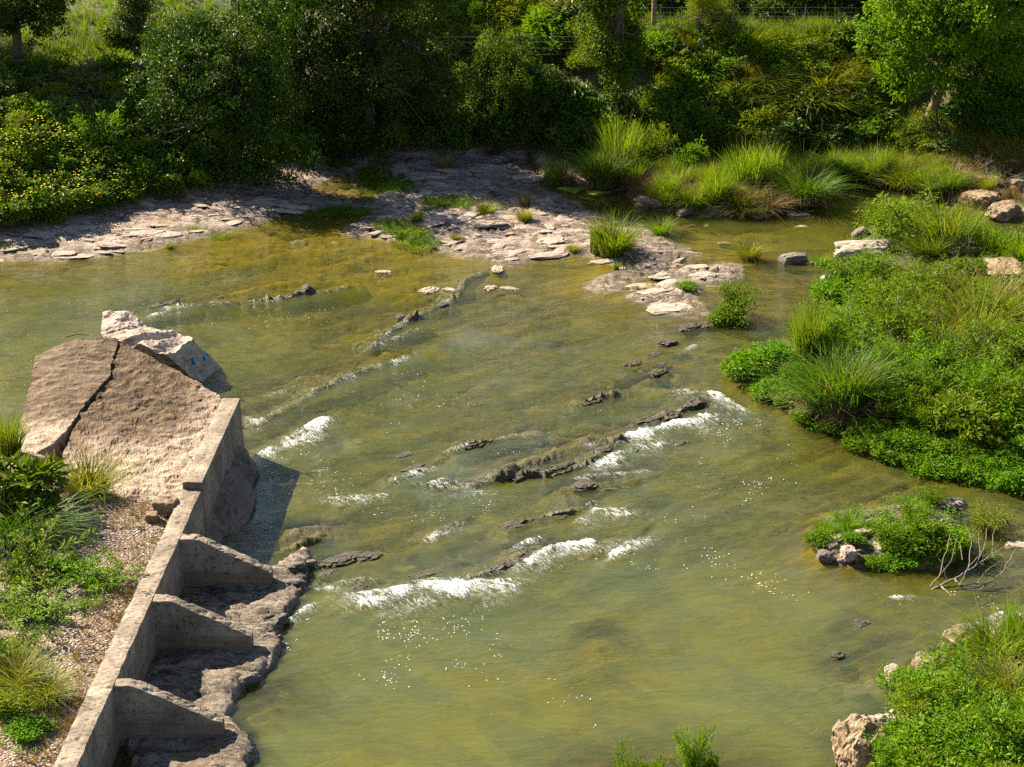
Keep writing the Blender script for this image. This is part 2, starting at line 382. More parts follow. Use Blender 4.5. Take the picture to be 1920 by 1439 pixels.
# ------------------------------------------------------------------ terrain
P_SHELF = gpoly([(-500, 560), (-200, 515), (0, 494), (100, 489), (230, 481), (310, 464), (420, 438), (500, 418), (548, 409), (560, 396), (640, 392), (690, 400),
                 (640, 424), (650, 440), (720, 452), (800, 473), (860, 492), (940, 498), (1010, 492), (1062, 474), (1110, 492), (1165, 506), (1115, 525), (1095, 540),
                 (1130, 548), (1185, 538), (1182, 566), (1250, 596), (1312, 602), (1332, 588), (1322, 560), (1345, 545), (1415, 530), (1404, 505),
                 (1350, 481), (1270, 455), (1238, 430), (1170, 415), (1118, 398), (1068, 375), (1012, 352), (1002, 330), (985, 296), (900, 262), (700, 262), (500, 290), (300, 330),
                 (100, 380), (-200, 440), (-500, 480)])
P_BANK = gpoly([(-900, 560), (-300, 500), (0, 442), (150, 410), (300, 374), (420, 347), (600, 300), (850, 280), (1000, 284), (1080, 300), (1250, 288),
                (1650, 296), (1800, 322), (1900, 338), (2400, 420)], 0.4)
P_BANK = np.vstack([P_BANK, [[900, 300], [900, 2500], [-900, 2500], [-900, 300]]])
P_ISLE = gpoly([(1000, 300), (1020, 340), (1080, 350), (1170, 362), (1190, 386), (1262, 396), (1350, 406), (1440, 408), (1530, 384), (1556, 350), (1580, 340), (1640, 346),
                (1740, 365), (1800, 392), (1850, 402), (1960, 416), (2100, 440), (2300, 400), (2300, 280), (1400, 240), (1000, 250)])
P_PEN = gpoly([(2300, 520), (2100, 470), (1960, 436), (1840, 432), (1800, 405), (1700, 396), (1640, 402), (1600, 440), (1560, 470), (1542, 510), (1550, 560), (1500, 600), (1470, 640),
               (1365, 655), (1346, 690), (1400, 738), (1470, 778), (1560, 818), (1640, 862), (1750, 892), (1920, 922), (2200, 965), (2500, 1000)])
P_ISLET = gpoly([(1510, 1012), (1530, 1058), (1600, 1066), (1700, 1074), (1780, 1074), (1835, 1030), (1790, 960), (1700, 940), (1560, 962)])
P_SPIT = gpoly([(1130, 1462), (1250, 1455), (1360, 1460), (1420, 1640), (1080, 1640)])
P_BR = gpoly([(1560, 1600), (1572, 1450), (1580, 1390), (1640, 1345), (1690, 1290), (1690, 1250), (1740, 1212), (1830, 1182), (1920, 1166), (2200, 1120), (2600, 1500), (2000, 2000)])
P_GRAV = np.vstack([np.array([(-10.3, 20), (-9.55, 36), (-9.3, 42), (-8.98, 49.5)]), gpoly([(330, 945), (240, 925), (150, 890), (95, 855), (30, 838), (-60, 830), (-300, 830), (-900, 830)], 1.35), np.array([(-60, 20)])])
P_APRON = gpoly([(300, 1520), (440, 1470), (468, 1410), (462, 1372), (430, 1335), (452, 1290), (505, 1250), (516, 1212), (512, 1180), (536, 1150), (568, 1100), (588, 1045), (575, 1022), (545, 1040), (515, 1062), (430, 1065), (380, 1040), (300, 1040), (200, 1300)], 0.15)
P_FOOT = np.array([(-9.0, 40), (-7.9, 50.3), (-7.45, 52.5), (-7.3, 55.5), (-7.5, 57.0), (-8.6, 57.4), (-9.5, 57.0), (-9.5, 40)])
DEPTHS = [(100, 560, .85), (0, 720, 1.2), (0, 560, .8), (300, 520, .42), (450, 480, .22), (600, 460, .14), (520, 440, .12), (420, 480, .2), (680, 470, .14), (560, 500, .2), (750, 500, .20), (850, 560, .28), (700, 580, .42), (560, 560, .4), (500, 650, .75), (600, 720, .42),
          (700, 680, .38), (1000, 600, .42), (1100, 650, .50), (950, 750, .62), (1150, 560, .32), (1020, 530, .34), (700, 820, .62), (600, 900, .75), (540, 760, .5), (900, 820, .48), (1000, 860, .34), (1250, 680, .36),
          (1400, 640, .36), (1450, 580, .42), (1300, 850, .55), (1500, 850, .36), (1600, 920, .28), (1750, 960, .26), (900, 960, .6), (1200, 1000, .6), (800, 1040, .36), (1000, 1010, .32),
          (1000, 1200, 1.25), (700, 1250, 1.4), (1300, 1300, 1.4), (1500, 1150, 1.0), (1650, 1110, .65), (1120, 1206, .42), (1000, 1130, .8), (1240, 1150, 1.0), (1600, 1262, .30), (1610, 1180, .42), (1500, 1300, 1.3), (900, 1430, 1.5), (1400, 1430, 1.5),
          (1700, 420, .75), (1620, 380, .7), (1500, 450, .5), (1300, 440, .28), (1400, 430, .4), (1100, 368, .22), (1850, 405, .4), (1550, 560, .4), (560, 1005, .10), (500, 1010, .3), (480, 1325, .16), (560, 940, .8), (600, 1130, .9), (520, 1400, 1.2), (1900, 1100, .4), (1880, 960, .4)]
DXY = np.array([at(a, b) for a, b, _ in DEPTHS]); DD = np.array([d for *_, d in DEPTHS])
# rock ledges across the river, each drawn from its left end: pixels, height above the bed, falloff upstream
LEDGES = [dict(p=[(280, 582), (335, 574), (420, 571), (530, 562), (640, 540)], a=.46, u=1.0),
          dict(p=[(470, 800), (560, 752), (640, 712), (720, 684), (775, 664)], a=.40, u=1.2),
          dict(p=[(478, 858), (540, 818), (605, 786)], a=.42, u=.9),
          dict(p=[(690, 655), (745, 612), (790, 590), (850, 560), (875, 522), (930, 500)], a=.40, u=.8),
          dict(p=[(715, 908), (770, 888), (818, 870)], a=.58, u=.6),
          dict(p=[(810, 915), (880, 912), (960, 895), (1040, 890), (1100, 872), (1140, 842), (1200, 806), (1260, 780), (1318, 752)], a=.50, u=1.3),
          dict(p=[(840, 846), (900, 832), (960, 818), (1010, 812)], a=.55, u=.6),
          dict(p=[(1060, 764), (1100, 752), (1150, 742)], a=.60, u=.5),
          dict(p=[(800, 1012), (840, 990), (870, 978)], a=.58, u=.6),
          dict(p=[(940, 1000), (980, 985), (1085, 958), (1110, 945)], a=.45, u=.8),
          dict(p=[(600, 1092), (680, 1090), (740, 1096), (860, 1088), (935, 1072), (985, 1042), (1060, 1022)], a=.46, u=1.0),
          dict(p=[(1060, 924), (1130, 918), (1190, 908)], a=.5, u=.5),
          dict(p=[(1120, 1040), (1160, 1020), (1200, 1000)], a=.45, u=.6),
          dict(p=[(1150, 700), (1210, 696), (1260, 706)], a=.42, u=.6)]
for L in LEDGES: L['w'] = gpoly(L['p'])
# broken white water: pixels, reach downstream in metres, strength
FOAMS = [([(500, 846), (545, 820), (608, 787)], .75, .95), ([(600, 845), (640, 830)], .7, .35), ([(640, 934), (690, 930), (720, 932)], .55, .9), ([(690, 690), (735, 680), (770, 664)], .35, .8),
         ([(620, 716), (690, 694)], .35, .55), ([(500, 742), (560, 724)], .25, .5), ([(715, 640), (750, 630), (770, 620)], .4, .6), ([(800, 595), (830, 575)], .3, .4),
         ([(1195, 812), (1250, 796), (1310, 782)], .85, 1.0), ([(1305, 735), (1345, 740), (1390, 762)], .7, .85), ([(1110, 872), (1150, 850), (1200, 840)], .7, .9), ([(1080, 898), (1130, 890), (1210, 884)], .3, .8),
         ([(815, 905), (850, 908), (880, 920)], .6, .7), ([(740, 900), (800, 880)], .4, .6), ([(1085, 975), (1115, 958), (1170, 958)], .6, .95), ([(1115, 962), (1250, 970)], .5, .5),
         ([(972, 1024), (1000, 1012)], .35, .8), ([(985, 1052), (1040, 1026), (1100, 1018)], .6, 1.0), ([(710, 1108), (760, 1102), (860, 1095), (930, 1088)], .85, 1.0), ([(700, 1120), (735, 1130)], .9, .75),
         ([(1148, 1042), (1170, 1022), (1190, 1014)], .5, .85), ([(810, 1010), (850, 995)], .35, .7), ([(345, 575), (420, 570), (520, 566)], .22, .62), ([(286, 592), (310, 584)], .3, .7), ([(1870, 1155), (1915, 1150)], .7, .95),
         ([(1680, 1120), (1740, 1122)], .25, .7), ([(575, 1105), (625, 1100)], .3, .8), ([(540, 1165), (575, 1140)], .3, .6), ([(460, 785), (480, 800)], .3, .7), ([(1265, 668), (1320, 640)], .25, .5), ([(1100, 835), (1130, 830)], .3, .6)]
for i in (0, 1, 2, 3, 5, 6, 8, 9, 10, 12): FOAMS.append((LEDGES[i]['p'], .22, .50))
for i, (p, l, s) in enumerate(FOAMS): FOAMS[i] = (gpoly(p), l, s)

def terrain(X, Y, full=True):
    sh = X.shape; X = X.ravel(); Y = Y.ravel()
    c, s_ = math.cos(R(35)), math.sin(R(35))
    U = X * c + Y * s_; V = -X * s_ + Y * c
    wob = fbm2(X * .55, Y * .55, 4, 5) * .9 + fbm2(X * 2.2, Y * 2.2, 3, 9) * .28
    # bed
    w = 1.0 / (((X[:, None] - DXY[:, 0]) ** 2 + ((Y[:, None] - DXY[:, 1]) * .8) ** 2) + .25) ** 1.6
    bed = -(w @ DD) / w.sum(1)
    strata = fbm2(U * .35, V * 2.0, 5, 21)
    bed = bed + .42 * fbm2(U * .20, V * 1.25, 6, 22, .62) * sstep(-1.25, -.5, bed) + .10 * strata * sstep(-1.2, -.4, bed) + .10 * fbm2(X * .3, Y * .3, 3, 31) + .10 * fbm2(X * 1.3, Y * 1.3, 3, 33)
    tr = bed / .07 + fbm2(U * .5, V * 1.1, 3, 77) * 1.2
    led = np.zeros_like(bed); sc_ = np.zeros_like(bed)
    for i, L in enumerate(LEDGES):
        d, sd, arc, ln = line_dist(X + wob * .35, Y + wob * .35, L['w'])
        m = np.clip(.72 + .55 * noise2(arc * .9 + 3 * i, arc * 0 + i * 7.7, 50 + i) + .25 * noise2(arc * 3.1, arc * 0 + i, 80 + i), 0, 1.15)
        up = np.exp(-d / L['u']) * (.85 + .3 * strata); dn = np.exp(-(d / .13) ** 2)
        led = np.maximum(led, (L['a'] + .04) * m * np.where(sd < 0, up, dn))
        sc_ = np.maximum(sc_, np.where(sd > 0, np.exp(-((d - .7) / .5) ** 2), 0) * .2)
    bed = bed + led * (1 + .35 * fbm2(U * 1.6, V * 4.5, 4, 41)) - sc_ * (led < .05)
    # dry land
    d1 = sdf(X, Y, P_SHELF) + wob * .75
    q = .10 * (1 - np.exp(-np.maximum(d1, 0) / .5)) + .055 * np.minimum(np.maximum(d1, 0), 9) 
    lay = fbm2(U * .28, V * 1.5, 5, 61)
    q = q + .13 * lay * sstep(-.2, 1.2, d1)
    st = .085
    k = q / st + .35 * fbm2(U * .8, V * 2.6, 3, 63); fl = np.floor(k); q2 = (fl + sstep(.72, 1.0, k - fl)) * st
    h1 = np.where(d1 > 0, .30 * q + .70 * q2 + .05 * sstep(0, .6, d1) * fbm2(U * 2.0, V * 4.2, 4, 66) - .10 * sstep(.1, .7, d1) * np.maximum(0, 1 - np.abs(fbm2(U * .9, V * 2.4, 4, 67)) * 9), d1 * .16)
    pool = np.maximum(np.exp(-((X - at(665, 345)[0]) ** 2 / 3.2 + (Y - at(665, 345)[1]) ** 2 / 3.0)) * .75, 0)     # dark hollow under the trees
    h1 = h1 - pool - .25 * np.exp(-((X - at(1300, 490)[0]) ** 2 / 1.6 + (Y - at(1300, 490)[1]) ** 2 / .5)) - .2 * np.exp(-((X - at(1240, 528)[0]) ** 2 / 1.2 + (Y - at(1240, 528)[1]) ** 2 / .5))
    d2 = sdf(X, Y, P_BANK) + wob * .6
    slope = .34 + .13 * sstep(-14, -4, X) + .19 * sstep(0, 9, X)
    dd = np.maximum(d2, 0)
    hb = .35 + slope * dd
    top = 4.9 + .02 * np.maximum(Y - 95, 0) * (Y < 160) + 1.3 * (Y >= 160)
    hb = -smax(-hb, -top, .8)
    h2 = np.where(d2 > 0, hb + .22 * fbm2(X * .45, Y * .45, 4, 71) * sstep(0, 2, d2) + .05 * fbm2(X * 3, Y * 3, 3, 72), .35 + d2 * .5)
    d3 = sdf(X, Y, P_ISLE) + wob * .55
    h3 = np.where(d3 > 0, .34 * (1 - np.exp(-dd * 0 - np.maximum(d3, 0) / .45)) + .14 * fbm2(X * .9, Y * .9, 4, 73), d3 * .7)
    d4 = sdf(X, Y, P_PEN) + wob * .4 - .45
    h4 = np.where(d4 > 0, .40 * (1 - np.exp(-np.maximum(d4, 0) / .7)) + .05 * np.minimum(np.maximum(d4, 0), 8) + .16 * fbm2(X * .7, Y * .7, 4, 74), d4 * .45)
    d5 = np.maximum(sdf(X, Y, P_ISLET) + wob * .35 - .12, sdf(X, Y, P_SPIT) - .1)
    h5 = np.where(d5 > 0, .26 * (1 - np.exp(-np.maximum(d5, 0) / .4)) + .12 * fbm2(X * 1.6, Y * 1.6, 4, 75) + .10 * fbm2(X * 5, Y * 5, 3, 85), d5 * .45)
    d6 = sdf(X, Y, P_BR) + wob * .4 - .4
    h6 = np.where(d6 > 0, 1.5 * (1 - np.exp(-np.maximum(d6, 0) / 1.3)) + .15 * fbm2(X * .9, Y * .9, 4, 76), d6 * .8)
    d7 = sdf(X, Y, P_GRAV)
    h7 = np.where(d7 > 0, 1.42 - .22 * np.exp(-np.maximum(d7, 0) / .5) + .12 * fbm2(X * .5, Y * .5, 4, 78) + .05 * fbm2(X * 3, Y * 3, 3, 79) + .03 * np.maximum(-11 - X, 0), d7 * 3.0 + .6)
    d8 = sdf(X, Y, P_APRON) + wob * .26 + .14 * fbm2(X * 3.2, Y * 3.2, 3, 86)
    h8 = np.where(d8 > 0, .12 + .12 * (1 - np.exp(-np.maximum(d8, 0) / .25)) + .09 * fbm2(X * 1.1, Y * 1.1, 5, 81) + .075 * fbm2(U * 2.6, V * 5, 5, 82, .65) - .06 * np.maximum(0, 1 - np.abs(fbm2(U * 1.2, V * 2.2, 4, 83)) * 8) + .05 * np.exp(-((d8 - .3) / .3) ** 2), .08 + d8 * 2.2)
    # submerged flat slabs near the lower right bank, and the little shoal
    H = bed
    for hh, kk in ((h1, .03), (h2, .2), (h3, .06), (h4, .08), (h5, .05), (h6, .12), (h8, .03)):
        H = smax(H, hh, kk)
    H = np.maximum(H, h7)
    if not full: return H.reshape(sh)
    rock = sstep(-.05, .25, d1) * (1 - sstep(-.1, .8, d2))
    rock = np.maximum(rock, sstep(-.3, .1, d8)); rock = np.maximum(rock, sstep(-.2, .3, d5) * .6)
    rock = np.maximum(rock, sstep(-.1, .3, d3) * (1 - sstep(.3, 1.4, d3)) * .9)
    yel = sstep(-.3, .3, d3) * (1 - sstep(3, 5, d2)) * .8
    yel = np.maximum(yel, sstep(-.3, .3, d6)); yel = np.maximum(yel, sstep(.2, 1, d4) * .6)
    soil = sstep(-.1, .7, d2); soil = np.maximum(soil, sstep(.5, 1.6, d3) * (.6 + .4 * wob)); soil = np.maximum(soil, sstep(-.1, .3, d4) * .95)
    soil = np.maximum(soil, sstep(.0, .5, d5) * .75); soil = np.maximum(soil, sstep(.5, 1.4, d6) * .8)
    rock = np.maximum(rock, sstep(-.1, .2, d6))
    grav = sstep(-.2, .05, d7)
    for a in (rock, soil): np.copyto(a, np.where(grav > .5, a * 0, a))
    soil = np.maximum(soil, grav * 0)
    # yellow algae on the shallow bed
    shallow = sstep(-.75, -.15, H) * sstep(.04, -.02, H)
    algz = sstep(0, 1, 1 - np.hypot((X - at(640, 470)[0]) / 13, (Y - at(640, 470)[1]) / 7.5))
    algz = np.maximum(algz, .85 * sstep(0, 1, 1 - np.hypot((X - at(1180, 520)[0]) / 6, (Y - at(1180, 520)[1]) / 4.0)))
    algz = np.maximum(algz, .8 * sstep(0, 1, 1 - np.hypot((X - at(1350, 440)[0]) / 9, (Y - at(1350, 440)[1]) / 5.0)))
    algz = np.maximum(algz, .45 * sstep(.1, .3, led) )
    algz = np.maximum(algz, 1.2 * sstep(0, 1, 1 - np.hypot((X - at(1122, 1206)[0]) / 1.6, (Y - at(1122, 1206)[1]) / 1.8)))
    alg = np.clip(shallow * np.maximum(algz * 3.0, .35), 0, 1) * (H < .02)
    wet = np.clip(sstep(.10, .30, led) * sstep(-.30, -.02, H) * (1 - sstep(.3, 1.0, np.maximum(d1, d4))), 0, 1)
    wet = np.maximum(wet, .42 * sstep(-.05, .15, d8)); wet = np.maximum(wet, .55 * sstep(-.02, .03, H) * (1 - sstep(.05, .16, H)) * (d8 < .05) * (d7 < 0))
    alg = alg * (1 - sstep(-.05, .05, H) * .7)
    reg = np.zeros(len(X), np.int32)
    reg[(d1 > 0) & (H > .0)] = 1; reg[(d3 > 0)] = 2; reg[d4 > 0] = 3; reg[d5 > 0] = 4; reg[d6 > 0] = 5; reg[d2 > .1] = 6; reg[d8 > 0] = 8; reg[d7 > -.1] = 7
    return dict(H=H.reshape(sh), mask=np.stack([rock, alg, soil], 1), mask2=np.stack([grav, wet, yel], 1), reg=reg, d4=d4, d2=d2, d7=d7, d8=d8)

def rows():
    y = 24.0; out = []
    while y < 135:
        out.append(y); y += max(.07, 2.25 * (y * y + 625) / (25 * 2053))
    while y < 1600:
        out.append(y); y += (y - 120) * .12 + .4
    return np.array(out)
YR = rows(); NX = 620
UU = np.linspace(-1, 1, NX)
GX = UU[None, :] * (.32 * YR[:, None] + 6.0); GY = np.repeat(YR[:, None], NX, 1)
T = terrain(GX, GY)
GH = T['H']
NR = len(YR)
ii = np.arange(NR * NX).reshape(NR, NX)
QF = np.stack([ii[:-1, :-1], ii[:-1, 1:], ii[1:, 1:], ii[1:, :-1]], -1).reshape(-1, 4)
GV = np.stack([GX.ravel(), GY.ravel(), GH.ravel()], 1)
REGN = {0: 'riverbed', 1: 'limestone_shelf', 2: 'far_shore', 3: 'gravel_bar', 4: 'rock_islet', 5: 'near_bank', 6: 'grassy_bank', 7: 'gravel_bank', 8: 'rock_apron'}
fr_ = T['reg'][QF[:, 0]]
for r, nm in REGN.items():
    F = QF[fr_ == r]
    if not len(F): continue
    u, inv = np.unique(F, return_inverse=True)
    me = new_mesh(nm, GV[u], inv.reshape(-1, 4), [MG], True, None, {'mask': T['mask'][u], 'mask2': T['mask2'][u]})
    obj(nm, me, None, 'structure')

def hgt(x, y):
    """height of the ground, read off the terrain sheet"""
    x = np.atleast_1d(np.asarray(x, float)); y = np.clip(np.atleast_1d(np.asarray(y, float)), YR[0], YR[-1] - .01)
    r = np.clip(np.searchsorted(YR, y) - 1, 0, len(YR) - 2); fy = (y - YR[r]) / (YR[r + 1] - YR[r])
    c = np.clip((x / (.32 * y + 6.0) + 1) * .5 * (NX - 1), 0, NX - 1.001); ci = c.astype(int); fc = c - ci
    return (GH[r, ci] * (1 - fc) + GH[r, ci + 1] * fc) * (1 - fy) + (GH[r + 1, ci] * (1 - fc) + GH[r + 1, ci + 1] * fc) * fy
def ground(pts):
    """photograph points -> the first points of the ground they meet"""
    pts = np.asarray(pts, float); out = np.zeros((len(pts), 3))
    u = (pts[:, 0] - 960) / FPX; v = (719.5 - pts[:, 1]) / FPX
    dy = cP + v * sP; dz = -sP + v * cP
    ys = np.concatenate([np.arange(30, 130, .25), np.arange(130, 400, 3.0)])
    for i0 in range(0, len(pts), 500):
        k = slice(i0, i0 + 500); t = ys[None] / dy[k, None]
        Z = CAM_H + dz[k, None] * t; X = u[k, None] * t; Hh = hgt(X.ravel(), np.broadcast_to(ys, X.shape).ravel()).reshape(X.shape)
        hit = Z <= np.maximum(Hh, -.12); j = np.where(hit.any(1), hit.argmax(1), len(ys) - 1); j0 = np.maximum(j - 1, 0); n = np.arange(len(j))
        g0 = Z[n, j0] - Hh[n, j0]; g1 = Z[n, j] - Hh[n, j]; f = np.clip(g0 / (g0 - g1 + 1e-9), 0, 1)
        y = ys[j0] * (1 - f) + ys[j] * f; x = u[k] * y / dy[k]
        out[k] = np.column_stack([x, y, hgt(x, y)])
    return out

# ------------------------------------------------------------------ water
jr = YR < 110
nW = int(jr.sum())
WX = GX[:nW].ravel(); WY = GY[:nW].ravel(); WH = GH[:nW].ravel()
def foam_field(X, Y):
    wob = fbm2(X * 1.1, Y * 1.1, 3, 91) * .3
    f = np.zeros_like(X)
    for pl, l, s in FOAMS:
        lo = pl.min(0) - 4; hi = pl.max(0) + 4
        m = (X > lo[0]) & (X < hi[0]) & (Y > lo[1]) & (Y < hi[1])
        if not m.any(): continue
        d, sd, arc, ln = line_dist(X[m] + wob[m] * .6, Y[m] + wob[m] * .6, pl)
        v = s * np.where(sd > 0, .62 * np.exp(-(d / l) ** 1.5) + .38 * np.exp(-d / (l * 2.2)), np.exp(-(d / .10) ** 2))
        f[m] = np.maximum(f[m], v)
    return np.clip(f * (.78 + .75 * fbm2(X * 1.3, Y * 1.3, 3, 92)), 0, 1)
FW = foam_field(WX, WY)
c35, s35 = math.cos(R(40)), math.sin(R(40))
wu = WX * c35 + WY * s35; wv = -WX * s35 + WY * c35
WZ = .018 * fbm2(wu * .35, wv * 1.0, 3, 95) + FW * (.05 + .22 * np.maximum(0, .55 - np.abs(fbm2(wu * 1.6, wv * 3.0, 4, 97)))) 
# the smooth tongue of water that bends down over each ledge
for L in LEDGES:
    d, sd, arc, ln = line_dist(WX, WY, L['w'])
    WZ += np.where(sd < 0, .035 * np.exp(-d / .5), .035 * np.exp(-d / .08) - .03 * np.exp(-((d - .3) / .2) ** 2)) * (d < 3)
calm = .35 + .65 * sstep(48.5, 54, WY) ; calm = np.where((WY > 78) & (WX > 3), .25, calm)
WF = QF[: (nW - 1) * (NX - 1)]
keep = (WH[WF].min(1) < .06) & (WX[WF].max(1) < 70)
inside7 = (T['d7'][: len(WX)][WF].min(1) < .6)
WF = WF[keep & inside7]
u, inv = np.unique(WF, return_inverse=True)
me = new_mesh('river', np.stack([WX, WY, WZ], 1)[u], inv.reshape(-1, 4), [MW], True,
              {'depth': np.clip(WZ - WH, 0, 3)[u], 'foam': FW[u], 'calm': calm[u]})
obj('river', me, None, 'structure')

# ------------------------------------------------------------------ solids
def box_grid(nx, ny, nz):
    """surface of the unit cube as grids, faces not welded so that edges stay crisp"""
    Vs, Fs, off = [], [], 0
    def face(n, m, fn):
        nonlocal off
        a, b = np.meshgrid(np.linspace(0, 1, n + 1), np.linspace(0, 1, m + 1), indexing='ij')
        Vs.append(fn(a.ravel(), b.ravel()))
        k = np.arange((n + 1) * (m + 1)).reshape(n + 1, m + 1) + off
        Fs.append(np.stack([k[:-1, :-1], k[1:, :-1], k[1:, 1:], k[:-1, 1:]], -1).reshape(-1, 4)); off += (n + 1) * (m + 1)
    z0 = lambda a: a * 0; o1 = lambda a: a * 0 + 1
    face(nx, ny, lambda a, b: np.stack([a, b, o1(a)], 1))
    face(ny, nx, lambda a, b: np.stack([b, a, z0(a)], 1))
    face(nx, nz, lambda a, b: np.stack([a, z0(a), b], 1))
    face(nz, nx, lambda a, b: np.stack([b, o1(a), a], 1))
    face(nz, ny, lambda a, b: np.stack([z0(a), b, a], 1))
    face(ny, nz, lambda a, b: np.stack([o1(a), a, b], 1))
    return np.vstack(Vs), np.vstack(Fs)
def roughen(P, amp, f=2.5, o=4, s=0):
    return P + amp * np.stack([fbm3(P, f, o, s + k * 17, .6) for k in range(3)], 1)
def hexa(U, c):
    """unit cube -> eight corners c[x][y][z]"""
    x, y, z = U[:, :1], U[:, 1:2], U[:, 2:]
    c = np.asarray(c, float)
    r = 0
    for i in (0, 1):
        for j in (0, 1):
            for k in (0, 1):
                r = r + (x if i else 1 - x) * (y if j else 1 - y) * (z if k else 1 - z) * c[i, j, k]
    return r

# the dam: a long wall with three sloping counterforts
dam = empty('dam', (-8.9, 46, 0), 0, 'old concrete dam wall with three sloping counterforts beside the gravel bank', 'dam wall')
DO = np.array([-8.9, 46, 0])
def xr(y): return -9.03 + (y - 41) * .046                    # right face of the wall
def wall_piece(name, y0, y1, z0, z1, th, amp, n, mat, over=0.0):
    U, F = box_grid(5, int((y1 - y0) / .045), 26)
    y = y0 + U[:, 1] * (y1 - y0)
    x = xr(y) + over - th * (1 - U[:, 0]) + (1 - U[:, 2]) * .10 * (U[:, 0] > .5)
    P = np.stack([x, y, z0 + U[:, 2] * (z1 - z0)], 1)
    topw = sstep(.80, 1.0, U[:, 2])
    Q = roughen(P, amp, 3.0, 5, n)
    Q[:, 2] -= topw * np.maximum(0, fbm3(P, 6.0, 4, n + 60)) * amp * 2.2
    edge = (np.abs(U[:, 0] - .5) > .45) * (U[:, 2] > .97)
    Q[:, 2] -= edge * (.012 + .03 * np.maximum(0, fbm3(P, 7.0, 4, n + 61)))
    return obj(name, new_mesh(name, Q - DO, F, [mat], False), dam)
wall_piece('crest_wall', 30.0, 51.5, -.6, 1.60, .50, .026, 3, MCONC)
wall_piece('raised_wall', 51.503, 57.7, -.6, 1.80, .53, .011, 5, MCONC, .02)
for k, (yc, ln) in enumerate([(48.55, 2.46), (45.1, 2.5), (40.95, 2.52), (36.6, 2.5)]):
    if k == 3: continue
    U, F = box_grid(34, 6, 24)
    t = U[:, 0] * ln; x0 = xr(yc) - .10
    top = np.where(t < .55, 1.57, 1.57 - (t - .55) / (ln - .55) * (1.57 - .60))
    P = np.stack([x0 + t, yc + (U[:, 1] - .5) * .34, -.1 + U[:, 2] * (top + .1)], 1)
    Q = roughen(P, .022, 3.2, 5, 20 + k)
    Q[:, 2] -= sstep(.85, 1, U[:, 2]) * np.maximum(0, fbm3(P, 7, 4, 30 + k)) * .09
    obj('counterfort', new_mesh('counterfort', Q - DO, F, [MCONC], False), dam)
# footing under the raised end
U, F = box_grid(14, 60, 14)
y = 50.6 + U[:, 1] * 7.4
bul = .95 * np.sin(np.clip(U[:, 1] * .9 + .12, 0, 1) * PI) ** .7
P = np.stack([xr(y) - .3 + U[:, 0] * (.3 + bul) , y, -.7 + U[:, 2] * (.95 + .25 * np.sin(U[:, 1] * 3) - .45 * U[:, 0] ** 2 + .25 * U[:, 1])], 1)
Q = roughen(P, .34, 1.5, 6, 44); Q[:, 2] += .12 * np.round(fbm3(P, 1.1, 2, 45) * 3) / 3
obj('footing', new_mesh('footing', Q - DO, F, [MCONC2], False), dam)
# iron bars sticking out of the end of the raised wall
def tube(pts, rad, n=5):
    pts = np.asarray(pts, float); m = len(pts); rad = np.broadcast_to(np.asarray(rad, float), (m,))
    tg = np.gradient(pts, axis=0); tg /= np.linalg.norm(tg, axis=1)[:, None] + 1e-9
    ref = np.where(np.abs(tg[:, 2:3]) > .9, [[1, 0, 0]], [[0, 0, 1]])
    a = np.cross(tg, ref); a /= np.linalg.norm(a, axis=1)[:, None] + 1e-9; b = np.cross(tg, a)
    th = np.arange(n) * 2 * PI / n
    V = (pts[:, None] + rad[:, None, None] * (np.cos(th)[None, :, None] * a[:, None] + np.sin(th)[None, :, None] * b[:, None])).reshape(-1, 3)
    k = np.arange(m * n).reshape(m, n); k2 = np.roll(k, -1, 1)
    F = np.stack([k[:-1], k2[:-1], k2[1:], k[1:]], -1).reshape(-1, 4)
    return V, F
def join(parts):
    Vs, Fs, off = [], [], 0
    for V, F in parts:
        Vs.append(V); Fs.append(F + off); off += len(V)
    return np.vstack(Vs), np.vstack(Fs)
for k, (e, z) in enumerate([((-7.6, 57.3), 1.5), ((-7.35, 56.9), 1.42)]):
    V, F = tube([(-8.45, 57.55, 1.74), (-8.1, 57.6, 1.78), (e[0], e[1], z)], .016, 6)
    obj('iron_bar', new_mesh('iron_bar', V - DO, F, [M_RUST], True), dam)

# the tilted apron slab behind the wall: one broken field in two pieces with a step between
def slab_surface(name, fx, nx, ny, seed, amp, label, stain_fn, parent=None, thick=1.2, fr=3.0):
    a, b = np.meshgrid(np.linspace(0, 1, nx), np.linspace(0, 1, ny), indexing='ij')
    P = fx(a.ravel(), b.ravel())
    D = fbm3(P, fr, 5, seed, .62)
    top = P.copy(); top[:, 2] += amp * D
    edge = np.minimum(np.minimum(a, 1 - a), np.minimum(b, 1 - b)).ravel() < 1e-6
    top[:, :2] += (.16 * np.stack([fbm3(P, 2.0, 5, seed + 5, .65), fbm3(P, 2.0, 5, seed + 6, .65)], 1))
    top[:, 2] += .09 * fbm3(P, .7, 3, seed + 8) - .10 * np.maximum(0, fbm3(P, 1.6, 4, seed + 9) - .12)
    bot = top.copy(); bot[:, 2] = np.minimum(bot[:, 2] - thick, -.2); bot[:, :2] += .05
    n = nx * ny; k = np.arange(n).reshape(nx, ny)
    F = [np.stack([k[:-1, :-1], k[1:, :-1], k[1:, 1:], k[:-1, 1:]], -1).reshape(-1, 4)]
    ring = np.concatenate([k[:, 0], k[-1, 1:], k[-2::-1, -1], k[0, -2:0:-1]])
    V = np.vstack([top, top[ring], bot[ring]])
    m = len(ring); r0 = n + np.arange(m); r1 = r0 + m
    F.append(np.stack([r0, r1, np.roll(r1, -1), np.roll(r0, -1)], 1))
    st = stain_fn(P[:, 0], P[:, 1]); st = np.concatenate([st, st[ring], st[ring] * .4])
    return new_mesh(name, V, np.vstack(F), [MSLAB], False, {'stain': st})
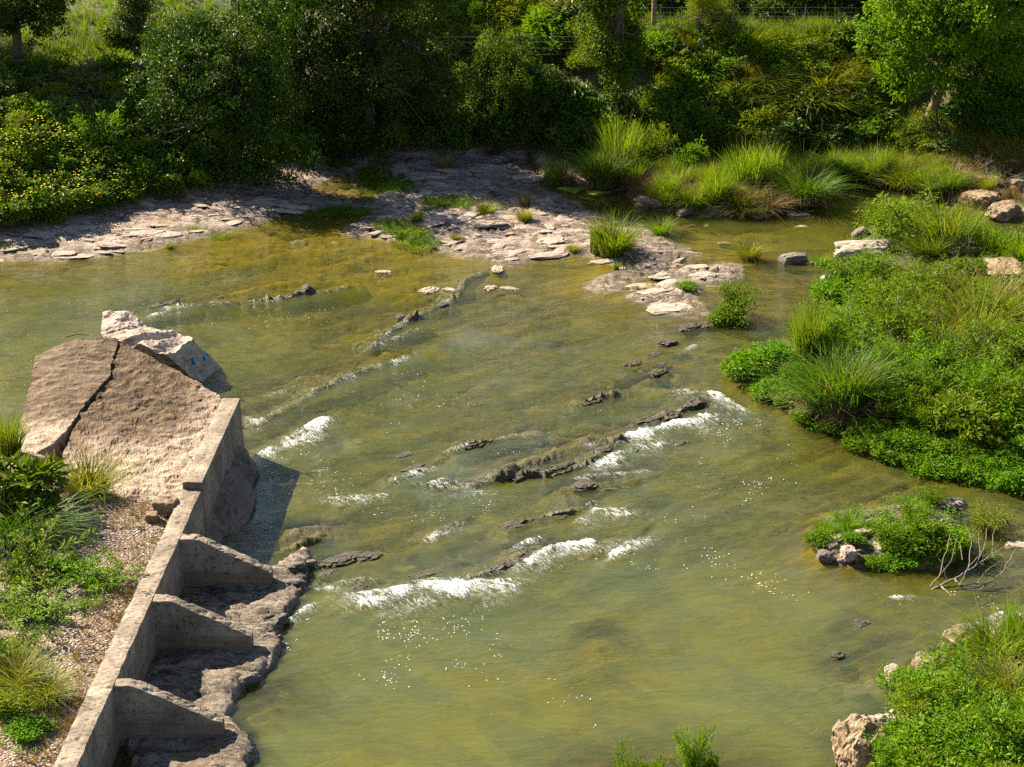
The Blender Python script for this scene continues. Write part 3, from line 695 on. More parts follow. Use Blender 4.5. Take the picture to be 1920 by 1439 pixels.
JT = [np.array([*at(222, 640, 1.86), 1.86]), np.array([*at(205, 705, 1.66), 1.66]), np.array([*at(165, 755, 1.50), 1.50]), np.array([*at(98, 836, 1.24), 1.24])]
def joint(t):
    t = np.clip(t, 0, 1) * 3; i = np.minimum(t.astype(int), 2); f = (t - i)[:, None]
    J = np.array(JT); return J[i] * (1 - f) + J[i + 1] * f
def left_piece(a, b):
    e0 = np.array([*at(66, 668, 1.62), 1.62]); e1 = np.array([*at(24, 872, .95), .95]); e2 = np.array([*at(30, 850, .9), .9])
    L = e0 * (1 - b[:, None]) + e1 * b[:, None]
    J = joint(b) 
    P = L * (1 - a[:, None]) + J * a[:, None]
    P[:, 2] += .20 * np.sin(a * PI) * (1 - b) + .05 * a * (1 - b)
    P[:, 1] += .25 * np.sin(a * PI) * (1 - b)
    return P
def right_piece(a, b):
    W = np.array([[*at(424, 752, 1.76), 1.76]]) * (1 - b[:, None]) + np.array([[*at(326, 968, 1.28), 1.28]]) * b[:, None]
    J = joint(b * .999); J2 = J.copy(); J2[:, 2] -= .06
    fr = np.array([*at(120, 925, 1.02), 1.02])
    w = (np.maximum(b - .75, 0) * 4)[:, None]; J2 = J2 * (1 - w * .6) + fr * w * .6
    P = J2 * (1 - a[:, None]) + W * a[:, None]
    P[:, 2] += .10 * np.sin(a * PI) * (1 - b); P[:, 1] += .12 * np.sin(a * PI) * (1 - b)
    return P
def wsub(P, o): P = P.copy(); P -= o; return P
SO = np.array([-12.0, 57.0, 0.0])
slab = empty('apron_slab', SO, 0, 'huge tilted brown and tan apron slab split by a dark crack behind the dam wall', 'stone slab')
def stain_l(x, y): return np.clip(sstep(56.2, 57.9, y + .5 * fbm2(x * .8, y * .8, 3, 3)) * .9, 0, 1)
def stain_r(x, y): return np.clip(sstep(-8.3, -10.3, x) * sstep(53.4, 56.6, y + .6 * fbm2(x * .9, y * .9, 3, 4)) * 1.0, 0, 1)
for nm, fx, nx, ny, sd, am, sf in (('smooth_piece', left_piece, 90, 120, 11, .07, stain_l), ('rough_piece', right_piece, 150, 120, 12, .13, stain_r)):
    me = slab_surface(nm, fx, nx, ny, sd, am, None, sf)
    me.transform(Matrix.Translation(Vector(-SO)))
    obj(nm, me, slab)

# broken block behind the slab
BO = np.array([-11.5, 64.0, 0.0])
def P3(px, py, z): return [*at(px, py, z), z]
blk = empty('broken_block', BO, 0, 'pale broken block with a dark shaded end and blue paint spots behind the apron slab', 'stone block')
corn = [[[P3(190, 660, -.3), P3(190, 640, 1.35)], [P3(215, 600, -.4), P3(192, 592, 1.38)]],
        [[P3(392, 728, -.3), P3(312, 668, 1.25)], [P3(425, 700, -.3), P3(362, 640, 1.18)]]]
U, F = box_grid(50, 34, 24)
P = hexa(U, corn)
P[:, 2] += .28 * sstep(.35, 0, np.abs(U[:, 0] - .28)) * U[:, 2] * U[:, 1]
Q = roughen(P, .19, 1.5, 5, 70)
tp = sstep(.9, 1, U[:, 2])
un = P[:, 0] * .6 - P[:, 1] * .8
Q[:, 2] += tp * (.22 * np.abs(noise2(un * 2.4, P[:, 0] * .5, 5)) + .05 * fbm3(P, 5, 4, 72))
obj('block_body', new_mesh('block_body', Q - BO, F, [M_LIME], False), blk)
def decal(px, py, w, h, mat, name, s):
    """patch of paint on the dark end of the block, a thin raised film"""
    return None
# blue paint spots lie on the end face: find the face plane from its corners
A_, B_, C_ = (np.array(P3(312, 668, 1.25)), np.array(P3(362, 640, 1.18)), np.array(P3(392, 728, -.3)))
D_ = np.array(P3(425, 700, -.3))
nrm = np.cross(B_ - A_, C_ - A_); nrm /= np.linalg.norm(nrm)
if nrm[1] > 0: nrm = -nrm
for k, (fa, fb, rx, ry) in enumerate([(.42, .36, .05, .11), (.80, .44, .10, .07)]):
    cpt = (A_ * (1 - fa) + B_ * fa) * (1 - fb) + (C_ * (1 - fa) + D_ * fa) * fb
    ex = (B_ - A_) / np.linalg.norm(B_ - A_); ey = np.cross(nrm, ex)
    th = np.linspace(0, 2 * PI, 14, endpoint=False); rr = 1 + .22 * np.sin(3 * th + k) + .12 * np.cos(5 * th)
    ringp = cpt + nrm * .11 + (np.cos(th) * rr * rx)[:, None] * ex + (np.sin(th) * rr * ry)[:, None] * ey
    V = np.vstack([ringp, cpt + nrm * .13, ringp - nrm * .12]); n = 14
    Ft = np.array([[i, (i + 1) % n, n] for i in range(n)]); Fq = np.array([[i, (i + 1) % n, n + 1 + (i + 1) % n, n + 1 + i] for i in range(n)])
    obj('paint_spot', new_mesh('paint_spot', V - BO, [Ft, Fq], [M_BLUE], True), blk)

# boulders and loose rocks
def ico(sub):
    import bmesh
    bm = bmesh.new(); bmesh.ops.create_icosphere(bm, subdivisions=sub, radius=1)
    V = np.array([v.co for v in bm.verts]); F = np.array([[v.index for v in f.verts] for f in bm.faces]); bm.free()
    return V, F
ICO = {k: ico(k) for k in (1, 2, 3, 4, 5)}
def rock_mesh(name, sub, seed, mat, amp=.35, pit=.08, box=.5, layers=0.0):
    V, F = ICO[sub]
    m = np.abs(V).max(1, keepdims=True); B = V / m
    P = V * (1 - box) + B * .8 * box
    d = fbm3(V + seed * 3.1, 1.1, 3, seed)[:, None] * amp
    P = P * (1 + d)
    P = P + pit * np.stack([fbm3(P + seed, 3.2, 4, seed + k, .65) for k in range(3)], 1)
    if layers: P[:, 2] = P[:, 2] + layers * np.sin(P[:, 2] * 16 + 3 * fbm3(P, 1.5, 2, seed)) ; 
    if layers: P[:, :2] *= (1 + layers * .9 * np.sign(np.sin(P[:, 2:3] * 14)))
    return new_mesh(name, P, F, [mat], False)
def put_rock(px, py, w, d, h, mat, seed, label, cat='rock', sub=3, group=None, name='rock', rz=None, sink=.35, amp=.35, pit=.08, box=.5, layers=0.0, z=None):
    g = ground([(px, py)])[0]
    zb = max(g[2], -.12) if z is None else z
    o = obj(name, rock_mesh(name, sub, seed, mat, amp, pit, box, layers))
    o.location = (g[0], g[1], zb + h * (.5 - sink)); o.scale = (w / 2, d / 2, h / 2)
    o.rotation_euler = (0, 0, (seed * 1.7) % 3.1 if rz is None else rz)
    return tag(o, label, cat, group)
put_rock(1487, 497, 1.15, .8, .62, M_GREY, 3, 'dark grey boulder standing in the channel beside the leafy point', 'boulder', 4, rz=.2, sink=.2)
put_rock(1614, 448, .75, .65, .62, M_GREY, 5, 'rounded pinkish boulder at the edge of the green channel', 'boulder', 4, sink=.2, box=.1)
put_rock(1615, 478, 2.6, 1.2, .7, M_LIME, 7, 'long pale broken slab lying below the rounded boulder', 'boulder', 5, rz=.12, sink=.3, pit=.14)
put_rock(1496, 410, 1.2, .7, .3, M_GREY, 8, 'flat rock with a grass sprig at the front of the reed island', 'rock', 4, rz=.3, sink=.3)
put_rock(1503, 432, .72, .42, .22, M_LIME, 9, 'small pale flat rock alone in the middle of the channel', 'rock', 3, rz=.1)
put_rock(1358, 460, .62, .34, .2, M_LIME, 10, 'small pale flat rock near the tip of the limestone shelf', 'rock', 3, rz=.0)
put_rock(1297, 427, .42, .25, .14, M_GREY, 11, 'tiny grey stone in the water below the reed island, left of a pair', 'rock', 2)
put_rock(1325, 426, .34, .22, .14, M_LIME, 12, 'tiny white stone in the water below the reed island, right of a pair', 'rock', 2)
put_rock(1425, 408, .9, .5, .24, M_GREY, 13, 'flat grey stone under the dead reed stems of the island', 'rock', 3)
put_rock(1528, 503, .34, .3, .26, M_LIME, 14, 'small pink stone between the grey boulder and a bright tuft', 'rock', 3)
put_rock(1663, 381, .6, .4, .24, M_GREY, 15, 'dark wet stone in the channel above the leafy point', 'rock', 3)
put_rock(1835, 380, 1.8, 1.2, .75, M_TAN, 16, 'ochre limestone ledge dipping into the channel on the far shore', 'boulder', 5, sink=.3, pit=.16)
put_rock(1882, 402, 2.0, 1.1, .65, M_TAN, 17, 'broad ochre boulder at the channel edge on the far shore', 'boulder', 5, sink=.3, pit=.16)
put_rock(1850, 345, 1.2, .9, .65, M_TAN, 18, 'ochre boulder uphill among dry brush on the far shore', 'boulder', 4, sink=.35, pit=.16)
put_rock(1910, 352, 1.1, .9, .7, M_TAN, 19, 'ochre boulder under dark scrub at the far shore', 'boulder', 4, sink=.35, pit=.16)
put_rock(1805, 322, .7, .6, .6, M_TAN, 20, 'small square ochre stone among brown brush', 'boulder', 3, sink=.3)
put_rock(1885, 512, 2.3, 1.6, .6, M_TAN, 21, 'crumbled ochre rock mound on the leafy point', 'boulder', 5, sink=.4, pit=.2)
put_rock(1605, 552, .8, .5, .4, M_GREY, 22, 'grey stone half hidden by shrubs at the inner edge of the point', 'rock', 3)
put_rock(1548, 528, .5, .4, .35, M_LIME, 221, 'small pale stone at the waterline under the arching shrub', 'rock', 3)
put_rock(1510, 288, 1.0, .6, .45, M_TAN, 23, 'small ochre stone behind the tall reeds of the island', 'rock', 3)
put_rock(1365, 300, .8, .5, .4, M_TAN, 24, 'pale ochre stone between reed clumps on the island', 'rock', 3)
put_rock(1215, 380, 1.5, .7, .34, M_TAN, 25, 'cracked ochre rock edge at the left foot of the reed island', 'rock', 4, sink=.35, pit=.2)
put_rock(1290, 398, 1.6, .5, .28, M_GREY, 26, 'low rock edge along the front of the reed island', 'rock', 4, sink=.35, pit=.2)
# islet stones
put_rock(1547, 1052, .48, .42, .36, M_GREY, 31, 'round dark stone at the near tip of the islet', 'rock', 4, sink=.2, box=.2)
put_rock(1590, 1046, .62, .42, .46, M_LIME, 32, 'pale angular stone beside the dark round one on the islet', 'rock', 4, sink=.2)
put_rock(1618, 1003, .62, .36, .26, M_LIME, 33, 'flat pale stone behind the grass of the islet', 'rock', 3)
put_rock(1652, 1028, .55, .34, .24, M_LIME, 34, 'pale stone in the middle of the islet weeds', 'rock', 3)
put_rock(1560, 1025, .5, .36, .22, M_GREY, 35, 'small brown rubble stone on the islet slope', 'rock', 3)
put_rock(1912, 1036, .9, .5, .3, M_LIME, 36, 'long pale stone in the water right of the islet branches', 'rock', 3, rz=-.1)
# lower right bank
put_rock(1622, 1428, 1.25, 1.3, 1.7, M_TAN, 41, 'big ochre and white boulder at the bottom of the near bank', 'boulder', 5, rz=.3, sink=.15, pit=.2, amp=.28, z=-.2)
put_rock(1655, 1375, .9, .8, .95, M_LIME, 42, 'white pitted rock just above the big ochre boulder', 'boulder', 5, sink=.1, pit=.2, z=.1)
put_rock(1668, 1342, .42, .36, .5, M_LIME, 43, 'small white knob of rock at the top of the boulder stack', 'rock', 3, sink=.1, z=.7)
put_rock(1795, 1222, .95, .7, .75, M_TAN, 44, 'ochre angular boulder by the water under bright grass', 'boulder', 5, sink=.3, rz=.5, pit=.12)
put_rock(1728, 1256, .62, .5, .55, M_TAN, 45, 'tan rounded rock poking out of the near bank shrubs', 'boulder', 4, sink=.3, pit=.14)
put_rock(1765, 1250, .5, .45, .6, M_TAN, 46, 'tan pointed rock beside the rounded one in the shrubs', 'boulder', 4, sink=.3, pit=.14)
put_rock(1815, 1190, .95, .45, .3, M_GREY, 47, 'flat grey ledge stone with a shaded underside by the bright grass', 'rock', 4, rz=-.05)
put_rock(1800, 1205, .5, .4, .35, M_WET, 48, 'dark wet stone tucked under the flat ledge stone', 'rock', 3)
# left bank
put_rock(312, 960, .85, .75, .62, M_TAN, 51, 'yellowish boulder resting against the dam wall on the gravel', 'boulder', 4, sink=.25, box=.3)
put_rock(285, 975, .5, .38, .3, M_TAN, 52, 'small square yellowish stone in front of the boulder by the wall', 'rock', 4, sink=.2, box=.8)
# rocks of the riffle (pixels, length, depth, height)
RIF = [(640, 1068, 1.5, .55, .42, 'dark wet rock at the left end of the lower riffle'), (690, 1056, 1.0, .5, .34, 'dark wet rock with white spray in the lower riffle'),
       (615, 1085, .7, .35, .22, 'low wet rock nearest the rock apron'), (672, 1112, .6, .3, .18, 'mossy flat rock below the lower riffle'), (800, 1085, 1.3, .4, .22, 'mossy rock above the long band of foam'),
       (945, 1070, .9, .45, .32, 'dark rock at the right end of the long foam band'), (985, 1045, .7, .45, .34, 'mossy dark rock beside the fast chute'), (960, 995, .8, .5, .3, 'mossy hump upstream of the fast chute'),
       (1050, 970, .9, .4, .26, 'low brown rock above the fast chute'), (1095, 921, 1.0, .62, .5, 'rugged grey rock alone in the middle of the riffle'), (890, 838, .95, .35, .3, 'low jagged rock in the calm water above the riffle'),
       (905, 905, 1.3, .45, .3, 'left end rock of the main dark ledge'), (985, 888, 1.5, .45, .36, 'long dark rock of the main ledge, left of centre'), (1060, 880, 1.3, .45, .42, 'jagged dark rock in the middle of the main ledge'),
       (1130, 850, .8, .4, .3, 'small rock at the bend of the main ledge'), (1190, 822, .9, .5, .34, 'brown rock in the spray below the main ledge'), (1215, 798, 1.0, .5, .4, 'mossy rock upper in the main ledge'),
       (1255, 778, 1.0, .5, .44, 'dark rock near the right end of the main ledge'), (1298, 762, 1.1, .6, .55, 'biggest dark rock at the right end of the main ledge'), (1195, 850, .7, .4, .28, 'low wet rock surrounded by foam'),
       (1110, 752, .9, .35, .24, 'thin rock breaking the calm upper water'), (1185, 692, .8, .4, .34, 'small dark rock with a green sprig'), (1238, 700, .9, .45, .36, 'dark rock in the upper riffle beside the sprig rock'),
       (1252, 652, .8, .5, .42, 'brown pointed rock below the shelf tip'), (1290, 620, 1.2, .6, .36, 'low brown rock just off the shelf tip'), (1330, 612, .9, .5, .3, 'brown rock under the small round bush'), (1228, 672, .5, .3, .2, 'tiny rock between the upper riffle stones'),
       (775, 888, 1.0, .35, .3, 'narrow dark rock at the left of the riffle'), (755, 862, .8, .35, .2, 'flat dark rock just under the surface at the left of the riffle'), (830, 578, .6, .4, .3, 'small pink rock at the top of the upper rapid'), (805, 552, .8, .45, .32, 'pinkish rock left of the stone trail'),
       (845, 548, .6, .35, .3, 'pinkish rock right of the stone trail'), (920, 548, .5, .4, .3, 'lone pinkish rock below the shelf edge'), (955, 548, .6, .3, .2, 'flat pinkish rock below the shelf edge'), (935, 510, .7, .5, .36, 'pale rock at the foot of the shelf edge'),
       (720, 518, .6, .3, .16, 'pale flat stone in the yellow shallows'), (750, 600, .6, .35, .22, 'dark rock in the middle of the upper rapid'), (745, 622, .5, .35, .24, 'dark rock at the foot of the upper rapid'), (310, 577, 1.5, .3, .22, 'thin dark ledge rock beyond the broken block'),
       (415, 566, .35, .25, .22, 'small dark stone on the far thin ledge'), (1570, 1246, .55, .35, .3, 'dark pointed stone in still water near the right bank'), (1612, 1182, .55, .4, .24, 'dark sunken stone with a ripple trail'), (1275, 838, .7, .35, .2, 'low dark rock right of the foam'), (1240, 690, .45, .3, .2, 'small dark rock in the upper riffle')]
for k, (px, py, w, d, h, lab) in enumerate(RIF):
    pink = 500 < py < 560
    put_rock(px, py, w * (1.2 if pink else .85), d * 1.0, h * .5, M_LIME if pink else M_WET, 100 + k, lab, 'rock', 4, 'rocks breaking the water of the riffle', 'riffle_rock', R(38) if not pink else None, .32, .6, .34, .25, .05, z=-.03)
for k, (px, py, w, d) in enumerate([(1575, 1285, .62, .5), (1605, 1290, .7, .55), (1592, 1318, .55, .4), (1645, 1285, .8, .7), (1560, 1275, .4, .3)]):
    g = at(px, py, 0)
    o = obj('sunken_slab', rock_mesh('sunken_slab', 3, 300 + k, M_GREY, .2, .06, .75)); o.location = (g[0], g[1], -.13); o.scale = (w * .6, d * .6, .1); o.rotation_euler = (0, 0, .3 * k)
    tag(o, ['flat sunken slab left of a crack near the right bank', 'largest middle slab of the sunken pavement', 'lowest sunken slab towards the deep pool', 'right sunken slab closest to the near bank', 'smallest sunken slab beside the dark pointed stone'][k], 'rock', 'sunken slabs near the right bank')

# fractured plates and loose stones of the bedrock, parts of the shelf, the islet and the apron
def plate_set(parent, polys, n, w, h, mat, seed, name='rock_plate', z0=.0, var=8, sub=3, pit=.3):
    rng = np.random.default_rng(seed); q = []
    for p, k in polys:
        p = np.array(p, float); lo, hi = p.min(0), p.max(0); c = 0
        while c < int(n * k):
            t = rng.uniform(lo, hi, (1, 2))
            if sdf(t[:, 0], t[:, 1], p)[0] > 0: q.append(t[0]); c += 1
    g = ground(q); ms = [rock_mesh(name, sub, seed * 20 + i, mat, .45, pit, .3, .05) for i in range(var)]
    par = bpy.data.objects[parent]
    for i, (x, y, z) in enumerate(g):
        if z < -.06: continue
        o = obj(name, ms[i % var], par); s = .38 + 1.25 * rng.uniform() ** 2.2
        o.location = (x, y, z + z0); o.scale = (w * s * .5, w * s * rng.uniform(.14, .34), h * min(s, 1) * rng.uniform(.3, .8)); o.rotation_euler = (rng.normal() * .07, rng.normal() * .07, R(30) + rng.normal() * .4 + (PI if rng.uniform() < .5 else 0))
plate_set('limestone_shelf', [([(-20, 490), (-20, 455), (200, 410), (420, 360), (560, 350), (560, 395), (420, 432), (230, 476)], .36), ([(640, 425), (760, 400), (900, 385), (1060, 380), (1110, 420), (1090, 485), (1000, 487), (860, 485), (720, 448)], .34), ([(1120, 490), (1240, 450), (1400, 515), (1330, 535), (1250, 590), (1190, 560), (1180, 530)], .18), ([(680, 330), (980, 300), (1040, 360), (800, 370)], .12)], 140, 1.2, .10, M_LIME, 61)
plate_set('rock_islet', [([(1530, 1050), (1530, 1010), (1620, 970), (1700, 950), (1790, 970), (1800, 1050), (1660, 1060)], 1.0)], 84, .36, .17, M_LIME, 62, 'islet_stone')
plate_set('rock_apron', [([(430, 1330), (520, 1240), (560, 1130), (585, 1050), (560, 1040), (500, 1130), (440, 1250)], .7), ([(300, 1240), (440, 1240), (420, 1300), (260, 1340)], .3)], 26, .45, .12, M_GREY, 63, 'rock_lump')

# the rock ledges themselves: long, low, broken steps of dark limestone, mostly awash
LEDLAB = ['thin far ledge beyond the broken block', 'sunken ledge with a thin line of foam right of the dam end', 'short ledge behind the foam next to the dam end', 'crooked ledge running down from the shelf edge', 'short dark ledge at the left of the riffle',
          'longest dark ledge crossing the middle of the riffle', 'short ledge in calm water above the longest one', 'thin small ledge in the upper calm water', 'mossy short ledge between middle and lower riffle', 'mossy ledge upstream of the fast chute',
          'long lower ledge above the widest band of foam', 'low ledge around the lone grey rock', 'small ledge at the right end of the lower riffle', 'small ledge in the upper right riffle']
for i, L in enumerate(LEDGES):
    pl = L['w']; seg = np.linalg.norm(np.diff(pl, axis=0), axis=1); cum = np.concatenate([[0], np.cumsum(seg)]); n = int(cum[-1] / .06) + 2
    a = np.linspace(0, cum[-1], n); c = np.stack([np.interp(a, cum, pl[:, k]) for k in (0, 1)], 1)
    tg = np.gradient(c, axis=0)
    for _ in range(6): tg[1:-1] = (tg[:-2] + tg[1:-1] * 2 + tg[2:]) / 4
    tg /= np.linalg.norm(tg, axis=1)[:, None]; nr = np.stack([tg[:, 1], -tg[:, 0]], 1)          # downstream
    z1 = fbm2(a * .55, a * 0 + i * 5.3, 4, 400 + i); z2 = fbm2(a * 2.6, a * 0 + i * 3.1, 3, 420 + i); wv = .5 + .5 * fbm2(a * .8, a * 0 + i, 3, 440 + i)
    c = c + nr * (.22 * fbm2(a * 1.1, a * 0 + 9 * i, 4, 460 + i, .6))[:, None]
    endt = sstep(0, .8, a) * sstep(0, .8, cum[-1] - a)
    m = 16; t = np.linspace(0, 1, m)                      # 0 = foot of the step downstream, 1 = upstream end
    off = np.interp(t, [0, .12, .2, 1], [.10, .05, -.02, -1])
    P = np.zeros((n, m, 3)); wd = .45 + .75 * wv
    top = -.012 + .11 * z1 + .07 * z2 - .25 * (1 - endt) + (.025 if L['a'] > .5 or i == 10 else .0)
    for k in range(m):
        o_ = off[k] * np.where(off[k] < 0, wd, 1.0)
        P[:, k, :2] = c + nr * o_[:, None]
        P[:, k, 2] = np.where(t[k] < .12, -.5 + (t[k] / .12) * (top + .42), top - .26 * max(0, (t[k] - .2) / .8) ** 1.3)
    Q = P.reshape(-1, 3); x, y = Q[:, 0], Q[:, 1]; c_, s__ = math.cos(R(38)), math.sin(R(38))
    uu, vv = x * c_ + y * s__, -x * s__ + y * c_
    rg = fbm2(uu * 1.6, vv * 5.5, 4, 480 + i, .62)
    Q[:, 2] += .085 * rg * np.repeat(endt, m) + .03 * fbm2(x * 9, y * 9, 2, 500 + i)
    Q[:, :2] += .07 * np.stack([fbm2(x * 3, y * 3, 3, 510 + i), fbm2(x * 3, y * 3, 3, 530 + i)], 1)
    k = np.arange(n * m).reshape(n, m); F = np.stack([k[:-1, :-1], k[:-1, 1:], k[1:, 1:], k[1:, :-1]], -1).reshape(-1, 4)
    o = obj('rock_ledge', new_mesh('rock_ledge', Q, F, [M_WET], False)); tag(o, LEDLAB[i], 'rock ledge', 'rock ledges across the river')

# ------------------------------------------------------------------ plants
RNG = np.random.default_rng(11)
def unit(v): return v / (np.linalg.norm(v, axis=-1, keepdims=True) + 1e-9)
def rdir(n, rng): return unit(rng.normal(size=(n, 3)))
def leaves(C, D, N, L, W, fold=.18, rng=RNG):
    n = len(C); D = unit(D); S = unit(np.cross(D, N)); Up = np.cross(S, D)
    L = np.broadcast_to(np.asarray(L, float), (n,))[:, None]; W = np.broadcast_to(np.asarray(W, float), (n,))[:, None]
    mid = C + D * L * .45
    V = np.stack([C, mid + S * W * .5 + Up * W * fold, C + D * L - Up * L * .12, mid - S * W * .5 + Up * W * fold], 1).reshape(-1, 3)
    F = np.arange(4 * n).reshape(n, 4)
    return V, F
class Part:
    """collects pieces with a tint and a material number"""
    def __init__(s): s.V = []; s.F = []; s.t = []; s.m = []; s.off = 0
    def add(s, VF, tint=0.5, mi=0):
        V, F = VF; s.V.append(V); s.F.append(F + s.off); s.off += len(V)
        s.t.append(np.broadcast_to(np.asarray(tint, float), (len(V),))); s.m.append(np.full(len(F), mi)); return s
    def mesh(s, name, mats, smooth=False):
        return new_mesh(name, np.vstack(s.V), s.F, mats, smooth, {'tint': np.concatenate(s.t)}, None, np.concatenate(s.m))
def blades(n, rng, spread, h0, h1, lean, w, seg=4, curl=1.0, base=None, up=1.0):
    a = rng.uniform(0, 2 * PI, n); r = spread * np.sqrt(rng.uniform(0, 1, n))
    o = np.stack([np.cos(a), np.sin(a), a * 0], 1)
    B = o * r[:, None] if base is None else base
    o2 = unit(o + .5 * rng.normal(size=(n, 3)) * [1, 1, 0])
    H = rng.uniform(h0, h1, n); le = lean * rng.uniform(.35, 1.3, n) * (0.45 + .55 * r / (spread + 1e-6) if base is None else 1)
    side = np.stack([-o2[:, 1], o2[:, 0], o2[:, 0] * 0], 1)
    tw = rng.uniform(-.9, .9, n)[:, None]; side = unit(side * np.cos(tw) + o2 * np.sin(tw))
    W = w * rng.uniform(.7, 1.3, n)
    P = []; bend = rng.normal(size=(n, 1)) * .22; kink = np.stack([-o2[:, 1], o2[:, 0], o2[:, 0] * 0], 1) * bend
    for i in range(seg + 1):
        t = i / seg
        z = H * (t - curl * le * .42 * t ** 2.6) * up; out = H * le * t ** 1.7
        c = B + o2 * out[:, None] + kink * (H * t * t)[:, None] + np.stack([0 * z, 0 * z, z], 1)
        ww = (W * (1 - t ** 1.6) + .002)[:, None] * .5
        P += [c - side * ww, c + side * ww]
    V = np.stack(P, 1).reshape(-1, 3); m = 2 * (seg + 1)
    k = np.arange(n)[:, None] * m
    F = np.concatenate([np.stack([k[:, 0] + 2 * i, k[:, 0] + 2 * i + 1, k[:, 0] + 2 * i + 3, k[:, 0] + 2 * i + 2], 1) for i in range(seg)])
    return V, F, np.repeat(rng.uniform(0, 1, n), m)
def clump_mesh(name, mats, seed, n=240, spread=.28, h=(.6, 1.1), lean=.7, w=.014, dead=.15, curl=1.0, seeds=0):
    """a tussock about 1 m high: living blades, dead skirt, seed stalks"""
    rng = np.random.default_rng(seed); p = Part()
    V, F, t = blades(n, rng, spread, h[0], h[1], lean, w, 4, curl); p.add((V, F), t, 0)
    nd = int(n * dead)
    if nd:
        V, F, t = blades(nd, rng, spread * 1.1, h[0] * .3, h[1] * .62, lean * 1.25, w * .9, 4, 1.35); p.add((V, F), t, 1)
    if seeds:
        V, F, t = blades(seeds, rng, spread * .8, h[1] * .95, h[1] * 1.3, lean * .5, w * .6, 4, .5); p.add((V, F), t, 1)
    return p.mesh(name, mats)
def blob_points(n, rng, blobs, shell=.75):
    """points through lumpy volumes, denser towards their outer skin; returns positions and outward directions"""
    w = np.array([b[3] * b[4] * b[5] for b in blobs]) ** (2 / 3); k = rng.choice(len(blobs), n, p=w / w.sum())
    B = np.array(blobs)[k]; d = rdir(n, rng); r = rng.uniform(0, 1, n) ** (1 / 3.); r = shell + (1 - shell) * r - (rng.uniform(0, 1, n) < .35) * rng.uniform(0, shell, n)
    return B[:, :3] + d * B[:, 3:6] * r[:, None], unit(d / B[:, 3:6])
def mound_mesh(name, mats, seed, n=2200, L=.10, W=.045, R_=.5, H=.55, lumps=14, up=.5, stems=10):
    """a leafy mound about 1 m wide: stems and whorls of leaves in lumps"""
    rng = np.random.default_rng(seed); p = Part()
    bl = []
    for i in range(lumps):
        a = rng.uniform(0, 2 * PI); r = R_ * .78 * math.sqrt(rng.uniform(0, 1)); s = rng.uniform(.24, .40) * R_
        bl.append((r * math.cos(a), r * math.sin(a), H * rng.uniform(.35, .8) * (1 - .5 * (r / R_) ** 2), s, s, s * 1.0))
    C, D = blob_points(n, rng, bl); k = C[:, 2] > -.02; C = C[k]; D = D[k]; n = len(C)
    dirs = unit(D * .9 + rng.normal(size=(n, 3)) * .55 + [0, 0, .15]); nor = unit(D * .8 + [0, 0, up] + rng.normal(size=(n, 3)) * .35)
    p.add(leaves(C, dirs, nor, L * rng.uniform(.45, 1.55, n), W * rng.uniform(.6, 1.35, n), .2), np.repeat(np.where(rng.uniform(0, 1, n) < .035, .99, np.clip(rng.normal(.5, .25, n), 0, .92)), 4), 0)
    for q in range(11):                                   # loose sprigs that break the outline
        a = rng.uniform(0, 2 * PI); t = np.linspace(0, 1, 5)[:, None]; ln = rng.uniform(.8, 1.35); o = np.array([math.cos(a), math.sin(a), 0]) * rng.uniform(.2, 1.0) * R_
        pts = o * t ** 1.3 * ln * .9 + np.array([0, 0, 1]) * H * ln * rng.uniform(.7, 1.25) * (t - .25 * t ** 3)
        p.add(tube(pts, np.linspace(.009, .003, 5), 4), .5, 1); k = 16; tt = rng.uniform(.45, 1, k); C = np.stack([np.interp(tt, t[:, 0], pts[:, j]) for j in range(3)], 1)
        p.add(leaves(C, unit(rdir(k, rng) + o / (np.linalg.norm(o) + 1e-6) * .4), unit(rng.normal(size=(k, 3)) * .5 + [0, 0, 1]), L * rng.uniform(.6, 1.3, k), W, .2), np.repeat(rng.uniform(.2, .92, k), 4), 0)
    for b in bl[:stems]:
        e = np.array(b[:3]); p.add(tube([(e[0] * .25, e[1] * .25, -.05), (e[0] * .6, e[1] * .6, e[2] * .5), e], [.010, .008, .004], 4), .5, 1)
    return p.mesh(name, mats)
def spray_mesh(name, mats, seed, n=26, per=46, h=(.6, 1.1), spread=.55, L=.085, W=.016, arch=.5, base=.1, flat=False):
    """a feathery shrub about 1 m high: many arching stems set with narrow leaflets"""
    rng = np.random.default_rng(seed); p = Part()
    for i in range(n):
        a = rng.uniform(0, 2 * PI); hh = rng.uniform(*h); out = spread * math.sqrt(rng.uniform(.02, 1)); bx = base * rng.uniform(0, 1)
        t = np.linspace(0, 1, 7); o = np.array([math.cos(a), math.sin(a), 0])
        pts = o * (bx + out * t[:, None] ** (1 + arch)) + np.array([0, 0, 1]) * (hh * (t - arch * .35 * t ** 3))[:, None] + np.cumsum(rng.normal(size=(7, 3)) * .012, 0)
        p.add(tube(pts, np.linspace(.010, .003, 7), 4), .5, 1)
        m = per; tt = rng.uniform(.25, 1.02, m); idx = np.minimum((tt * 6).astype(int), 5); f = (tt * 6 - idx)[:, None]
        C = pts[idx] * (1 - f) + pts[idx + 1] * f; tg = unit(pts[idx + 1] - pts[idx])
        # side twigs
        sd = unit(np.cross(tg, rdir(m, rng))); C = C + sd * rng.uniform(0, .13, m)[:, None] * (1.15 - tt)[:, None] * 1.6
        D = unit(sd + tg * .6 + rng.normal(size=(m, 3)) * .25); N = unit(np.array([0, 0, 1]) + rng.normal(size=(m, 3)) * .5)
        p.add(leaves(C, D, N, L * rng.uniform(.6, 1.3, m), W * rng.uniform(.8, 1.3, m), .15), np.repeat(rng.uniform(0, .92, m), 4), 0)
    return p.mesh(name, mats)
